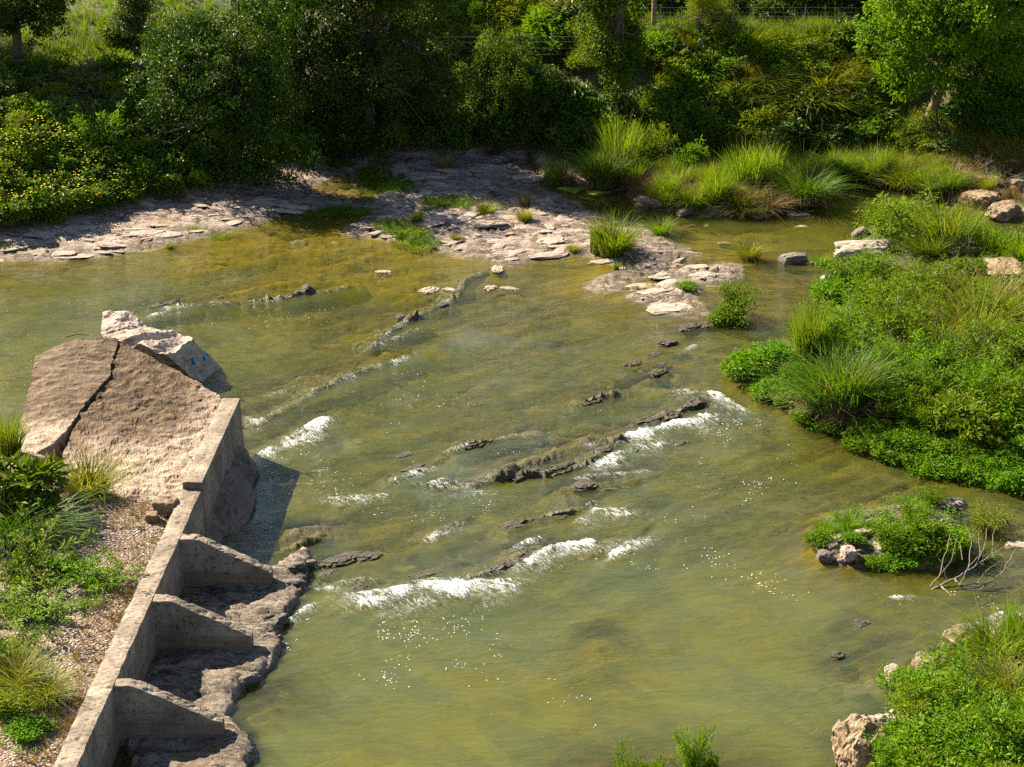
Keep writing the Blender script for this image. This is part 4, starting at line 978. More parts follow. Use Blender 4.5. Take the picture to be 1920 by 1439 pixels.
def stalk_mesh(name, mats, seed, n=3, h=1.0, per=46, L=.10, W=.03, lean=.12, flowers=0):
    rng = np.random.default_rng(seed); p = Part()
    for i in range(n):
        a = rng.uniform(0, 2 * PI); hh = h * rng.uniform(.7, 1.05); t = np.linspace(0, 1, 6); o = np.array([math.cos(a), math.sin(a), 0])
        pts = o * (.05 + lean * t[:, None] ** 1.5) + np.array([0, 0, 1]) * (hh * t)[:, None]
        p.add(tube(pts, np.linspace(.012, .004, 6), 4), .5, 1)
        tt = rng.uniform(.12, 1.0, per); C = o * (.05 + lean * tt[:, None] ** 1.5) + np.array([0, 0, 1]) * (hh * tt)[:, None]
        D = unit(rdir(per, rng) * [1, 1, .3] + [0, 0, .35]); N = unit(np.array([0, 0, 1]) + rng.normal(size=(per, 3)) * .3)
        p.add(leaves(C, D, N, L * rng.uniform(.6, 1.2, per) * (1.2 - .6 * tt), W, .15), np.repeat(rng.uniform(0, .92, per), 4), 0)
    return p.mesh(name, mats)
def flower_mesh(name, mat, seed, n=40, R_=.5, H=.75):
    rng = np.random.default_rng(seed); p = Part()
    for i in range(n):
        a = rng.uniform(0, 2 * PI); r = R_ * math.sqrt(rng.uniform(0, 1)); c = np.array([r * math.cos(a), r * math.sin(a), H * (1 - .45 * (r / R_) ** 2) * rng.uniform(.8, 1.08)])
        m = 8; th = np.arange(m) * 2 * PI / m; o = np.stack([np.cos(th), np.sin(th), 0 * th + .25], 1)
        p.add(leaves(np.repeat(c[None], m, 0), o, np.tile([0, 0, 1.], (m, 1)) + .3 * rng.normal(size=3), .024, .020, .1), rng.uniform(), 0)
    return p.mesh(name, [mat])
def twig_mesh(name, mat, seed, n=14, h=.9, spread=.7, r0=.012, depth=2, droop=.2):
    rng = np.random.default_rng(seed); parts = []
    def br(p0, d, ln, r, lv):
        k = 6; pts = [np.array(p0)]; dd = np.array(d, float)
        for i in range(k):
            dd = unit(dd + rng.normal(size=3) * .16 + np.array([0, 0, -.03 * droop])); pts.append(pts[-1] + dd * ln / k)
        parts.append(tube(pts, np.linspace(r, r * .35, k + 1), 4))
        if lv > 0:
            for q in range(rng.integers(2, 5)):
                i = rng.integers(2, k + 1); br(pts[i], unit(dd + rng.normal(size=3) * .75), ln * rng.uniform(.35, .6), r * .55, lv - 1)
    for i in range(n):
        a = rng.uniform(0, 2 * PI); br((0, 0, -.03), unit(np.array([math.cos(a) * spread, math.sin(a) * spread, rng.uniform(.35, 1.1)])), h * rng.uniform(.6, 1.1), r0, depth)
    V, F = join(parts)
    return new_mesh(name, V, F, [mat], True)
def tree_meshes(name, leafmat, barkmat, seed, blobs, trunk, n=16000, L=.16, W=.085, cl=.42, per=60, hang=.0):
    """trunk and limbs reaching into the lumps of the crown; the crown is sprays of single leaves"""
    rng = np.random.default_rng(seed)
    tp = []
    trunk = [(np.array(p), r) for p, r in trunk]
    tp.append(tube([p for p, _ in trunk], [r for _, r in trunk], 8))
    top, tr = trunk[-1]
    for b in blobs:
        e = np.array(b[:3]) ; i0 = rng.integers(max(1, len(trunk) - 2), len(trunk)); s, r = trunk[i0]
        mid = s * .5 + e * .5 + rng.normal(size=3) * .25 + [0, 0, .2]
        tp.append(tube([s, s * .75 + mid * .25, mid, e], [r * .6, r * .5, r * .35, r * .12], 6))
        for q in range(4):
            o = e + rdir(1, rng)[0] * np.array(b[3:6]) * .8; tp.append(tube([mid, (mid + o) / 2 + rng.normal(size=3) * .15, o], [r * .25, r * .15, .015], 4))
    V, F = join(tp); tm = new_mesh(name + '_trunk', V, F, [barkmat], True)
    nc = n // per
    C, D = blob_points(nc, rng, blobs, .8)
    rad = cl * rng.uniform(.6, 1.35, nc)
    k = np.repeat(np.arange(nc), per); m = len(k)
    o = rdir(m, rng) * rng.uniform(0, 1, m)[:, None] ** .5
    # every spray is a flattened fan leaning outwards
    ax = D[k]; o = o - ax * (o * ax).sum(1)[:, None] * .35
    P = C[k] + o * rad[k][:, None] * [1, 1, .8] - np.array([0, 0, hang]) * rng.uniform(0, 1, m)[:, None]
    dirs = unit(o * .8 + ax * .5 + rng.normal(size=(m, 3)) * .5 + [0, 0, -.25]); nor = unit(ax * .95 + [0, 0, .4] + rng.normal(size=(m, 3)) * .32)
    tint = np.clip(np.repeat(rng.uniform(.1, .8, nc), per) + rng.normal(size=m) * .16, 0, .92)
    V, F = leaves(P, dirs, nor, L * rng.uniform(.6, 1.25, m), W * rng.uniform(.7, 1.25, m), .2)
    return tm, new_mesh(name + '_crown', V, F, [leafmat], False, {'tint': np.repeat(tint, 4)})

KIND = {}
def reg(kind, meshes, part='foliage', name=None, extra=None): KIND[kind] = (name or kind, part, meshes, extra)
reg('tussock', [clump_mesh('tussock', [G_FRESH, G_BROWN], s, 380, .24, (.6, 1.05), .8, .015, .22) for s in (1, 2, 3)], 'blades', 'grass_tussock')
reg('reed', [clump_mesh('reed', [G_FRESH, G_DRY], s, 340, .30, (.65, 1.1), .32, .016, .25, .6, 14) for s in (4, 5, 6)], 'blades', 'reed_clump')
reg('cordgrass', [clump_mesh('cordgrass', [G_DEEP, G_BROWN], s, 760, .30, (.6, 1.12), .85, .013, .40, 1.1, 10) for s in (7, 8)], 'blades', 'cordgrass_tussock')
reg('olivegrass', [clump_mesh('olivegrass', [G_OLIVE, G_DRY], s, 420, .25, (.55, 1.0), .95, .013, .35, 1.1, 8) for s in (9, 10, 11)], 'blades', 'grass_tussock')
reg('drygrass', [clump_mesh('drygrass', [G_DRY, G_BROWN], s, 220, .25, (.5, 1.0), .85, .010, .5, 1.0, 12) for s in (12, 13)], 'blades', 'dry_grass_tussock')
reg('shortgrass', [clump_mesh('shortgrass', [G_FRESH, G_DRY], s, 420, .5, (.35, .62), .35, .016, .03, .5) for s in (14, 15)], 'blades', 'grass_patch')
reg('herb', [mound_mesh('herb', [L_HERB, M_STEM], s, 2400, .085, .036, .5, .55, 15) for s in (21, 22, 23, 24)], 'foliage', 'leafy_herb')
reg('weed', [mound_mesh('weed', [L_BRIGHT, M_STEM], s, 1500, .10, .04, .5, .8, 12) for s in (25, 26, 27)], 'foliage', 'leafy_shrub')
reg('paleweed', [mound_mesh('paleweed', [L_PALE, M_STEM], s, 1500, .09, .045, .5, .75, 12) for s in (28, 29)], 'foliage', 'greyish_shrub')
reg('olivebush', [mound_mesh('olivebush', [L_OLIVE, M_STEM], s, 1500, .075, .028, .5, .75, 13) for s in (30, 31, 32)], 'foliage', 'yellowish_shrub')
reg('darkbush', [mound_mesh('darkbush', [L_DARK, M_BARK], s, 1600, .085, .05, .5, .8, 13) for s in (33, 34)], 'foliage', 'dark_shrub')
reg('midbush', [mound_mesh('midbush', [L_MID, M_BARK], s, 1700, .08, .042, .5, .8, 13) for s in (35, 36, 37)], 'foliage', 'green_shrub')
reg('willow', [spray_mesh('willow', [L_BRIGHT, M_STEM], s, 30, 60, (.55, 1.1), .6, .095, .020, .5) for s in (41, 42, 43)], 'foliage', 'feathery_shrub')
reg('olivespray', [spray_mesh('olivespray', [L_OLIVE, M_STEM], s, 34, 60, (.5, 1.05), .6, .08, .020, .6) for s in (44, 45)], 'foliage', 'arching_shrub')
reg('mesquite', [spray_mesh('mesquite', [L_BRIGHT, M_TAPER], s, 12, 90, (.45, .9), .75, .10, .028, .9) for s in (46, 47)], 'foliage', 'mesquite_seedling')
reg('stalk', [stalk_mesh('stalk', [L_BRIGHT, M_STEM], s) for s in (51, 52, 53)], 'leafy_stalk', 'tall_weed')
reg('bigleaf', [mound_mesh('bigleaf', [L_MID, M_STEM], s, 1100, .15, .07, .5, .85, 14) for s in (71, 72)], 'foliage', 'big_leaved_bush')
reg('deadbrush', [twig_mesh('deadbrush', M_TWIG, s, 18, .9, .8, .010, 2) for s in (61, 62)], 'twigs', 'dead_brush')
reg('sunflower', [mound_mesh('sunflower', [L_MID, M_STEM], s, 1500, .10, .055, .5, .85, 12) for s in (65, 66, 67)], 'foliage', 'yellow_flowered_bush', [flower_mesh('flowers', M_YELLOW, s, 40, .5, .9) for s in (68, 69)])
COUNT = {}
HK = dict(willow=1.2, olivespray=1.15, weed=1.12, herb=1.05)
def place(kind, px, py, w, h, label, group=None, z=None, xyz=None, cat=None, rz=None):
    """one plant: w metres wide, h metres high, standing where the photograph shows its foot"""
    nm, part, meshes, extra = KIND[kind]
    i = COUNT.get(kind, 0); COUNT[kind] = i + 1
    if xyz is None: xyz = ground([(px, py)])[0]
    rng = np.random.default_rng(1000 + i * 7 + len(kind))
    e = empty(nm, (xyz[0], xyz[1], max(xyz[2], -.08) - .03 if z is None else z), rng.uniform(0, 6.28) if rz is None else rz, label, cat or CATS.get(kind, 'shrub'), group)
    f = obj(part, meshes[i % len(meshes)], e, 'stuff'); f.scale = (w * rng.uniform(.82, 1.2), w * rng.uniform(.82, 1.2), h * HK.get(kind, 1.0)); f.rotation_euler = (rng.normal() * .09, rng.normal() * .09, 0)
    if extra:
        g = obj('flowers', extra[i % len(extra)], e, 'stuff'); g.scale = (w, w, h)
    return e
CATS = dict(tussock='grass', reed='reeds', cordgrass='grass', olivegrass='grass', drygrass='dry grass', shortgrass='grass', herb='plant', weed='shrub', stalk='weed', deadbrush='dead brush', sunflower='flower bush', mesquite='seedling')

# ---- plants one by one, with the pixel of the foot, width and height in metres
PL = [
 # limestone shelf
 ('tussock', 1150, 478, 1.9, 1.85, 'big bright grass tussock on the right half of the limestone shelf'),
 ('drygrass', 1165, 470, 1.5, 1.0, 'dry tan grass inside the big tussock on the limestone shelf'),
 ('reed', 1118, 474, 1.0, 1.55, 'left flank of upright reeds beside the big shelf tussock'),
 ('tussock', 1240, 440, 1.1, .85, 'grass tussock behind the big one, at the water of the channel'),
 ('olivegrass', 1404, 488, 1.15, 1.0, 'yellowish tussock standing in the channel right of the shelf tip'),
 ('drygrass', 1412, 484, .9, .7, 'dry stems leaning out of the channel tussock'),
 ('tussock', 783, 418, .65, .75, 'small bright upright tussock on the left half of the shelf'),
 ('shortgrass', 770, 432, 1.6, .35, 'green grass mat below the small upright tussock'),
 ('shortgrass', 740, 425, 1.4, .3, 'green grass mat left of the small upright tussock'),
 ('shortgrass', 790, 462, 1.5, .28, 'lower strip of green grass reaching the shelf edge'),
 ('shortgrass', 765, 450, 1.3, .28, 'middle strip of green grass above the shelf edge'),
 ('olivegrass', 912, 400, .8, .6, 'thin pale grass tuft in the middle of the shelf'),
 ('olivegrass', 985, 415, .95, .8, 'yellow green tuft on the sunny middle of the shelf'),
 ('drygrass', 985, 385, .7, .8, 'thin dry stalks behind the yellow green tuft'),
 ('reed', 1040, 345, 1.4, 1.2, 'dark green reed clump at the shaded pool edge'),
 ('drygrass', 1062, 345, 1.3, 1.2, 'grey dry reeds beside the shaded pool'),
 ('drygrass', 835, 315, 1.1, .9, 'brown dry grass in the shade at the back of the shelf'),
 ('shortgrass', 850, 378, 1.8, .3, 'dark grass strip across the shaded part of the shelf'),
 ('shortgrass', 720, 335, 2.2, .4, 'dark grass at the foot of the tall trees'),
 ('shortgrass', 745, 355, 1.6, .4, 'grass patch between shade and sun on the shelf'),
 ('shortgrass', 605, 400, 1.7, .3, 'dark grass by the little cove of the shelf'),
 ('shortgrass', 660, 398, 1.3, .3, 'dark grass right of the little cove'),
 ('drygrass', 905, 395, .6, .5, 'thin brown grass beside the pale tuft in the middle of the shelf'),
 ('shortgrass', 700, 372, 1.3, .3, 'dark grass strip in the shade left of the sunny shelf'),
 ('shortgrass', 820, 392, 1.2, .25, 'thin green strip between shade and the sunny rock'),
 ('herb', 690, 325, 1.3, .5, 'low dark leafy plants at the dark hollow of the shelf'),
 ('herb', 640, 312, 1.4, .5, 'low dark leafy plants left behind the dark hollow of the shelf'),
 ('olivegrass', 1075, 470, .5, .4, 'small yellow tuft at the waterline left of the big shelf tussock'),
 ('olivegrass', 855, 448, .5, .3, 'small pale tuft near the lower edge of the shelf'),
 ('shortgrass', 298, 437, .6, .22, 'left tiny green tuft on the sunlit shelf'),
 ('shortgrass', 415, 442, 1.0, .25, 'wide low green tuft near the shelf waterline'),
 ('shortgrass', 366, 432, .6, .2, 'middle tiny green tuft on the sunlit shelf'),
 ('tussock', 319, 466, .35, .3, 'tiny bright tuft at the very waterline of the shelf'),
 ('shortgrass', 8, 458, .5, .25, 'tiny dark tuft at the left end of the shelf'),
 ('shortgrass', 560, 410, .9, .25, 'small moss green tuft left of the cove'),
 ('herb', 1290, 540, 1.0, .38, 'flat bright green plant on the tip of the limestone shelf'),
 ('herb', 1368, 612, 1.6, 1.15, 'round bright green bush at the tip of the limestone shelf'),
 ('willow', 1375, 600, 1.5, 1.35, 'thin sprays growing out of the round bush at the shelf tip'),
 ('tussock', 1540, 500, .7, .55, 'bright low tuft between boulder and leafy point'),
 ('tussock', 1155, 507, .35, .5, 'small sprig of grass in the water below the big tussock'),
 ('tussock', 1188, 704, .22, .28, 'tiny green sprig on a dark rock in the upper riffle'),
 # reed island
 ('cordgrass', 1130, 348, 2.2, 2.0, 'big arching grass tussock overhanging the pool at the left end of the island'),
 ('reed', 1165, 325, 2.2, 2.4, 'tall green reeds behind the arching tussock'),
 ('weed', 1140, 305, 1.6, 2.3, 'leafy bush behind the arching tussock on the island'),
 ('olivespray', 1228, 318, 1.7, 2.3, 'grey flowering shrub rising behind the left reeds'),
 ('tussock', 1190, 352, 1.2, 1.6, 'narrow upright reed stand right of the arching tussock'),
 ('weed', 1305, 325, 1.5, 1.7, 'light green broad leaved shrub in the middle of the island'),
 ('weed', 1280, 330, 1.1, 1.3, 'small light shrub beside the broad leaved one on the island'),
 ('reed', 1250, 372, 1.4, 1.2, 'young reeds in the open middle of the island'),
 ('drygrass', 1225, 365, 1.3, .9, 'brown dead grass in the open middle of the island'),
 ('olivegrass', 1300, 385, 1.6, 1.0, 'olive grass at the front of the island, left of the reeds'),
 ('reed', 1340, 380, 1.7, 1.6, 'reed clump at the front of the island, left one'),
 ('reed', 1400, 360, 2.2, 2.1, 'tallest sunny reed clump on the island'),
 ('reed', 1440, 350, 2.0, 2.0, 'sunny reed clump right of the tallest one'),
 ('cordgrass', 1510, 378, 2.4, 1.7, 'dark drooping grass at the right end of the island'),
 ('reed', 1500, 350, 1.8, 1.6, 'green reeds above the dark drooping grass'),
 ('drygrass', 1440, 392, 2.2, 1.0, 'brown broken reeds lying at the front of the island'),
 ('deadbrush', 1470, 398, 1.6, .8, 'tangle of dead stems at the island waterline'),
 ('drygrass', 1385, 395, 1.8, .9, 'brown dead reeds left of the dead tangle'),
 ('tussock', 1412, 408, .9, .75, 'bright young reeds standing at the island waterline'),
 ('tussock', 1378, 405, .4, .5, 'slim green tuft at the island waterline'),
 ('tussock', 1510, 400, .5, .7, 'thin bright tuft on the flat island rock'),
 ('drygrass', 1420, 318, 2.2, 1.6, 'feathery dry seed heads behind the sunny reeds'),
 ('olivebush', 1535, 290, 1.3, 1.2, 'bright yellow green bush behind the right end of the island'),
 ('stalk', 1365, 285, .7, 1.5, 'single tall leafy stalk in front of the shaded bank'),
 ('stalk', 1540, 270, .7, 1.4, 'pair of tall leafy stalks above the yellow green bush'),
 # far right shore
 ('cordgrass', 1608, 338, 1.9, 1.2, 'dark green hanging grass at the head of the channel, left'),
 ('reed', 1640, 338, 2.0, 1.5, 'upright dark green reeds at the head of the channel'),
 ('reed', 1585, 332, 1.3, 1.0, 'low reeds where the island meets the far shore'),
 ('olivegrass', 1690, 350, 2.0, 1.4, 'olive grass mound along the channel head'),
 ('tussock', 1730, 352, 1.6, 1.2, 'bright grass clump leaning over the channel'),
 ('cordgrass', 1765, 368, 1.8, 1.2, 'shaggy dark grass over the channel right of the bright clump'),
 ('deadbrush', 1775, 378, 1.8, 1.0, 'grey dead branches hanging in the channel'),
 ('olivebush', 1650, 300, 2.0, 1.0, 'low yellow green shrub above the channel head'),
 ('olivebush', 1710, 310, 2.2, 1.2, 'olive shrub on the slope above the channel'),
 ('drygrass', 1790, 345, 2.0, 1.2, 'brown dry grass above the hanging dead branches'),
 ('deadbrush', 1830, 340, 2.2, 1.1, 'bare purple brown brush among the ochre rocks'),
 ('deadbrush', 1880, 345, 2.0, 1.1, 'bare brown brush above the right ochre boulder'),
 ('olivegrass', 1850, 365, 1.0, 1.3, 'thin green yellow shrub in front of the ochre rocks'),
 ('drygrass', 1910, 320, 1.8, 1.4, 'dry golden grass at the right edge of the far shore'),
 ('willow', 1690, 265, 2.4, 1.3, 'green feathery weeds below the leaning trunk'),
 ('paleweed', 1770, 270, 2.6, 1.2, 'greyish weeds in front of the leaning trunk'),
 # leafy point (right)
 ('olivespray', 1700, 452, 2.8, 1.9, 'light arching shrub at the upper end of the leafy point'),
 ('willow', 1655, 440, 1.5, 1.3, 'fine light green shrub right behind the rounded boulder'),
 ('reed', 1680, 412, 1.2, 1.0, 'blue green reeds in the water above the leafy point'),
 ('reed', 1775, 470, 2.4, 1.9, 'grey green reeds in the middle of the upper point'),
 ('cordgrass', 1740, 485, 1.8, 1.3, 'shaggy grass with a brown base on the upper point'),
 ('reed', 1810, 450, 1.4, 1.6, 'tall reeds with pale stems at the channel'),
 ('shortgrass', 1870, 462, 3.0, 1.3, 'dense bright emerald grass at the right edge of the channel'),
 ('shortgrass', 1915, 478, 2.4, 1.5, 'dense yellow emerald grass at the right edge of the picture'),
 ('herb', 1830, 508, 1.8, .7, 'leafy green plants between emerald grass and ochre mound'),
 ('weed', 1790, 520, 1.7, .9, 'broad leaved green plants left of the ochre mound'),
 ('willow', 1600, 535, 2.3, 1.2, 'arching light shrub over the inner water of the point'),
 ('weed', 1655, 550, 2.0, 1.1, 'leafy shrub below the long pale slab'),
 ('drygrass', 1735, 535, 1.5, .9, 'dead grass tuft among shrubs of the point'),
 ('shortgrass', 1570, 612, 1.9, .9, 'smooth bright grass behind the cordgrass of the point'),
 ('reed', 1515, 680, 1.6, 2.2, 'tall yellow green reeds at the left of the cordgrass'),
 ('willow', 1590, 665, 2.8, 1.6, 'wide feathery shrub behind the cordgrass'),
 ('willow', 1680, 650, 2.4, 1.9, 'feathery shrub with bare stems in the middle of the point'),
 ('willow', 1640, 590, 2.0, 1.3, 'light feathery shrub above the middle of the point'),
 ('cordgrass', 1575, 780, 2.6, 2.5, 'biggest cordgrass tussock with a brown skirt at the water of the point'),
 ('cordgrass', 1600, 765, 2.2, 2.1, 'right half of the cordgrass mass with grey seed heads'),
 ('drygrass', 1610, 790, 1.8, .9, 'brown dead skirt under the big cordgrass'),
 ('olivegrass', 1765, 660, 2.6, 2.0, 'olive reeds with pale stems in the middle right of the point'),
 ('olivegrass', 1830, 640, 2.8, 2.2, 'tall tan seeded grass on the right of the point'),
 ('drygrass', 1860, 590, 2.6, 2.0, 'hazy tan seed grass at the upper right of the point'),
 ('olivegrass', 1790, 590, 2.4, 1.9, 'tan seed grass left of the hazy one'),
 ('olivegrass', 1900, 620, 2.2, 2.0, 'tan seed grass at the right picture edge'),
 ('cordgrass', 1800, 700, 2.0, 1.5, 'shaggy green grass below the tan seed grass'),
 ('tussock', 1740, 690, 2.0, 1.5, 'yellow green long grass below the olive reeds'),
 ('weed', 1900, 690, 1.8, 1.6, 'bright leafy shrub at the right picture edge'),
 ('cordgrass', 1880, 740, 1.8, 1.2, 'grey bladed grass at the right picture edge'),
 ('shortgrass', 1790, 790, 2.6, .8, 'smooth emerald grass lawn in the lower point, left'),
 ('shortgrass', 1850, 800, 2.6, .8, 'smooth emerald grass lawn in the lower point, right'),
 ('shortgrass', 1830, 770, 2.4, .8, 'smooth emerald grass lawn in the lower point, upper'),
 ('shortgrass', 1870, 840, 2.2, .6, 'smooth emerald grass next to the herbs at the water'),
 ('willow', 1710, 760, 2.0, 1.4, 'feathery shrub with thin bare stem right of the cordgrass'),
 ('willow', 1690, 790, 1.7, 1.0, 'small feathery shrub at the right foot of the cordgrass'),
 ('olivespray', 1900, 790, 1.8, 1.3, 'small brownish shrub at the right picture edge above the herbs'),
 ('deadbrush', 1895, 815, .8, .6, 'withered brown bush above the herbs'),
 ('deadbrush', 1750, 810, 1.0, .4, 'fallen grey twigs on the emerald grass'),
 # herbs along the waterline of the point
 ('herb', 1415, 700, 2.0, 1.2, 'round mound of water herbs at the left end of the point'),
 ('herb', 1445, 680, 1.5, 1.2, 'upper part of the herb mound at the left end of the point'),
 ('herb', 1392, 690, 1.3, .9, 'left front of the herb mound at the point'),
 ('herb', 1440, 738, 1.5, .8, 'low herbs below the left herb mound'),
 ('herb', 1480, 752, 1.3, .75, 'low herbs left of the cordgrass skirt'),
 ('herb', 1518, 785, 1.4, .7, 'herbs at the water under the cordgrass, first from the left'),
 ('herb', 1556, 808, 1.3, .65, 'herbs at the water under the cordgrass, second from the left'),
 ('herb', 1490, 710, 1.3, .9, 'herbs between the left mound and the tall reeds'),
 ('herb', 1620, 840, 1.6, .85, 'herb mound right after the cordgrass at the water'),
 ('herb', 1665, 855, 1.6, .9, 'second herb mound after the cordgrass'),
 ('herb', 1705, 872, 1.6, .85, 'third herb mound after the cordgrass'),
 ('herb', 1755, 885, 1.6, .9, 'fourth herb mound after the cordgrass'),
 ('herb', 1805, 898, 1.6, .9, 'herb mound before the picture edge at the water'),
 ('herb', 1855, 905, 1.6, .9, 'herb mound nearly at the right picture edge by the water'),
 ('herb', 1908, 912, 1.6, 1.0, 'last herb mound at the right picture edge by the water'),
 ('herb', 1640, 815, 1.5, .8, 'upper herbs behind the second mound'),
 ('herb', 1700, 835, 1.6, .8, 'upper herbs behind the third mound'),
 ('herb', 1760, 845, 1.6, .8, 'upper herbs behind the fourth mound'),
 ('herb', 1815, 860, 1.5, .8, 'upper herbs near the emerald lawn'),
 ('herb', 1880, 875, 1.5, .8, 'upper herbs at the right picture edge'),
 # islet
 ('shortgrass', 1560, 1000, 1.0, .5, 'bright upright grass on the left end of the islet'),
 ('herb', 1535, 1020, .9, .55, 'low green weeds at the very left tip of the islet'),
 ('tussock', 1590, 990, .8, .6, 'grass tuft behind the flat pale stone of the islet'),
 ('willow', 1690, 1020, 1.5, .85, 'leafy willow shoots in the middle of the islet'),
 ('weed', 1735, 1035, 1.4, .95, 'dense leafy bush at the right of the islet'),
 ('weed', 1770, 1045, 1.3, .9, 'dark leafy bush next to the dead branches of the islet'),
 ('herb', 1690, 1055, 1.1, .5, 'low herbs at the front water of the islet'),
 ('herb', 1640, 1058, .8, .35, 'small herbs between the islet stones'),
 ('willow', 1745, 950, .9, .7, 'light sprigs behind the islet beside the dead stump'),
 ('stalk', 1660, 975, .6, .75, 'thin leafy shoots behind the islet'),
 ('stalk', 1600, 965, .5, .6, 'single drooping shoots at the back of the islet'),
 ('willow', 1840, 1060, .8, .5, 'small green shoots among the dead branches'),
 ('olivespray', 1850, 1000, 1.2, .8, 'thin greyish shrub behind the dead branches'),
 ('herb', 1600, 1018, .8, .5, 'green weeds between the rubble and the flat stone of the islet'),
 ('weed', 1665, 1010, 1.0, .6, 'leafy weeds behind the pale middle stone of the islet'),
 ('willow', 1715, 990, 1.2, .8, 'feathery shoots at the back of the islet middle'),
 ('herb', 1780, 1020, 1.2, .8, 'dark low weeds at the right end of the islet'),
 ('weed', 1700, 1040, 1.2, .8, 'leafy bush at the middle front of the islet'),
 ('tussock', 1545, 1000, .7, .5, 'grass sprigs at the left back of the islet'),
 # near bank, bottom right
 ('tussock', 1880, 1235, 1.9, 1.2, 'bright yellow green long grass above the near bank shrubs, right'),
 ('tussock', 1840, 1260, 1.6, 1.1, 'bright yellow green long grass above the near bank shrubs, left'),
 ('reed', 1915, 1210, 1.5, 1.1, 'bright reeds at the right picture edge of the near bank'),
 ('willow', 1755, 1320, 2.1, 1.2, 'tall leafy shrub leaning over the water on the near bank'),
 ('olivespray', 1720, 1345, 1.5, .9, 'yellow green shrub at the water edge of the near bank'),
 ('willow', 1820, 1310, 1.8, 1.1, 'willowy shrub behind the leaning one on the near bank'),
 ('herb', 1800, 1400, 1.7, 1.0, 'dense leafy plants in the middle of the near bank'),
 ('herb', 1860, 1380, 1.7, 1.1, 'dense fern like leafy plants of the near bank, right'),
 ('herb', 1880, 1430, 1.7, 1.1, 'dense leafy plants in the bottom right corner'),
 ('weed', 1740, 1410, 1.4, .9, 'leafy shrub behind the big ochre boulder'),
 ('herb', 1720, 1450, 1.3, .8, 'leafy plants right of the big ochre boulder at the bottom'),
 ('olivegrass', 1900, 1310, 1.5, 1.0, 'shaggy grass with dry blades at the right picture edge'),
 ('weed', 1690, 1390, .9, .6, 'small sprigs growing between the white rocks'),
 ('herb', 1800, 1455, 1.6, 1.0, 'leafy plants at the bottom edge of the near bank'),
 ('stalk', 1765, 1290, .7, 1.1, 'thin leafy stalk rising above the near bank shrubs, left'),
 ('stalk', 1845, 1335, .7, 1.2, 'thin leafy stalk rising above the near bank shrubs, right'),
 ('drygrass', 1870, 1290, 1.2, .9, 'straw coloured dry blades among the near bank grass'),
 ('willow', 1890, 1400, 1.9, 1.3, 'feathery shrub among the dense plants of the bottom right corner'),
 ('willow', 1690, 1440, 1.2, .9, 'feathery shrub right beside the big ochre boulder'),
 ('deadbrush', 1700, 640, 1.4, 1.5, 'bare thin branches sticking out of the middle of the leafy point'),
 ('deadbrush', 1780, 480, 1.5, 1.4, 'dry bare stems in the upper reeds of the leafy point'),
 ('drygrass', 1660, 700, 1.6, 1.4, 'dry seed stalks right behind the big cordgrass'),
 ('stalk', 1480, 640, .6, .9, 'thin yellowish shoots left of the tall reeds of the point'),
 ('drygrass', 1560, 760, 1.6, 1.2, 'grey dead blades hanging from the left of the big cordgrass'),
 ('willow', 1850, 700, 2.4, 1.7, 'broad feathery shrub near the right picture edge of the point'),
 ('willow', 1620, 540, 2.0, 1.3, 'low feathery shrub at the inner shore of the point'),
 # left bank
 ('olivegrass', 165, 925, 1.9, 1.25, 'brownish olive grass tussock at the foot of the apron slab'),
 ('drygrass', 215, 925, 1.3, .7, 'brown dead grass right of the olive tussock'),
 ('stalk', 208, 915, .8, 1.35, 'tall bright forked weed in front of the apron slab'),
 ('stalk', 192, 935, .5, .9, 'shorter bright weed leaning before the olive tussock'),
 ('bigleaf', 25, 960, 2.4, 1.9, 'bright green big leaved bush at the left picture edge'),
 ('bigleaf', 62, 985, 1.4, 1.0, 'lower green bush at the right foot of the big leaved bush'),
 ('cordgrass', 60, 1000, 1.9, 1.1, 'arching grass at the front of the dark bush'),
 ('cordgrass', 10, 1010, 1.7, 1.1, 'arching grass at the left picture edge below the bush'),
 ('reed', 15, 850, 1.3, 1.3, 'thin green reeds against the water at the left picture edge'),
 ('stalk', 45, 815, .6, .5, 'small yellowish sprigs at the left corner of the slab'),
 ('tussock', 325, 945, .35, .6, 'small green blades between boulder and dam wall'),
 ('mesquite', 60, 1085, 2.2, 1.1, 'spreading mesquite seedling on the gravel, uppermost'),
 ('mesquite', 150, 1075, 1.5, .8, 'spreading mesquite seedling with a red stem on the gravel'),
 ('mesquite', 190, 1100, 1.3, .7, 'small mesquite seedling near the dam wall'),
 ('mesquite', 20, 1160, 1.8, .8, 'mesquite seedling at the left picture edge on the gravel'),
 ('mesquite', 90, 1150, 1.4, .6, 'low mesquite seedling in the middle of the gravel'),
 ('mesquite', 170, 1140, .8, .35, 'tiny green seedling alone on the shaded gravel'),
 ('mesquite', 15, 1230, 1.6, .9, 'bright mesquite seedling above the corner grass'),
 ('olivegrass', 85, 1310, 1.3, .9, 'long yellow green grass in the lower left, leaning right'),
 ('olivegrass', 30, 1290, 1.5, 1.0, 'long yellow green grass in the lower left corner'),
 ('olivebush', 25, 1340, 1.6, .8, 'low yellow green weeds in the lower left corner'),
 ('herb', 60, 1370, 1.2, .45, 'low creeping weeds below the corner grass'),
 ('drygrass', 130, 1360, .7, .25, 'flattened dry grass by the dam wall'),
 ('drygrass', 150, 1320, .6, .22, 'dry wisp of grass near the third counterfort'),
 # upper left bank
 ('willow', 170, 285, 2.6, 2.3, 'bright feathery sapling in front of the grey brush'),
 ('deadbrush', 165, 205, 2.2, 1.5, 'grey dead bush left of the cactus'),
 ('deadbrush', 225, 220, 2.2, 1.3, 'grey dead brush below the cactus'),
 ('deadbrush', 270, 235, 1.8, 1.1, 'grey dead brush beside the dark tree'),
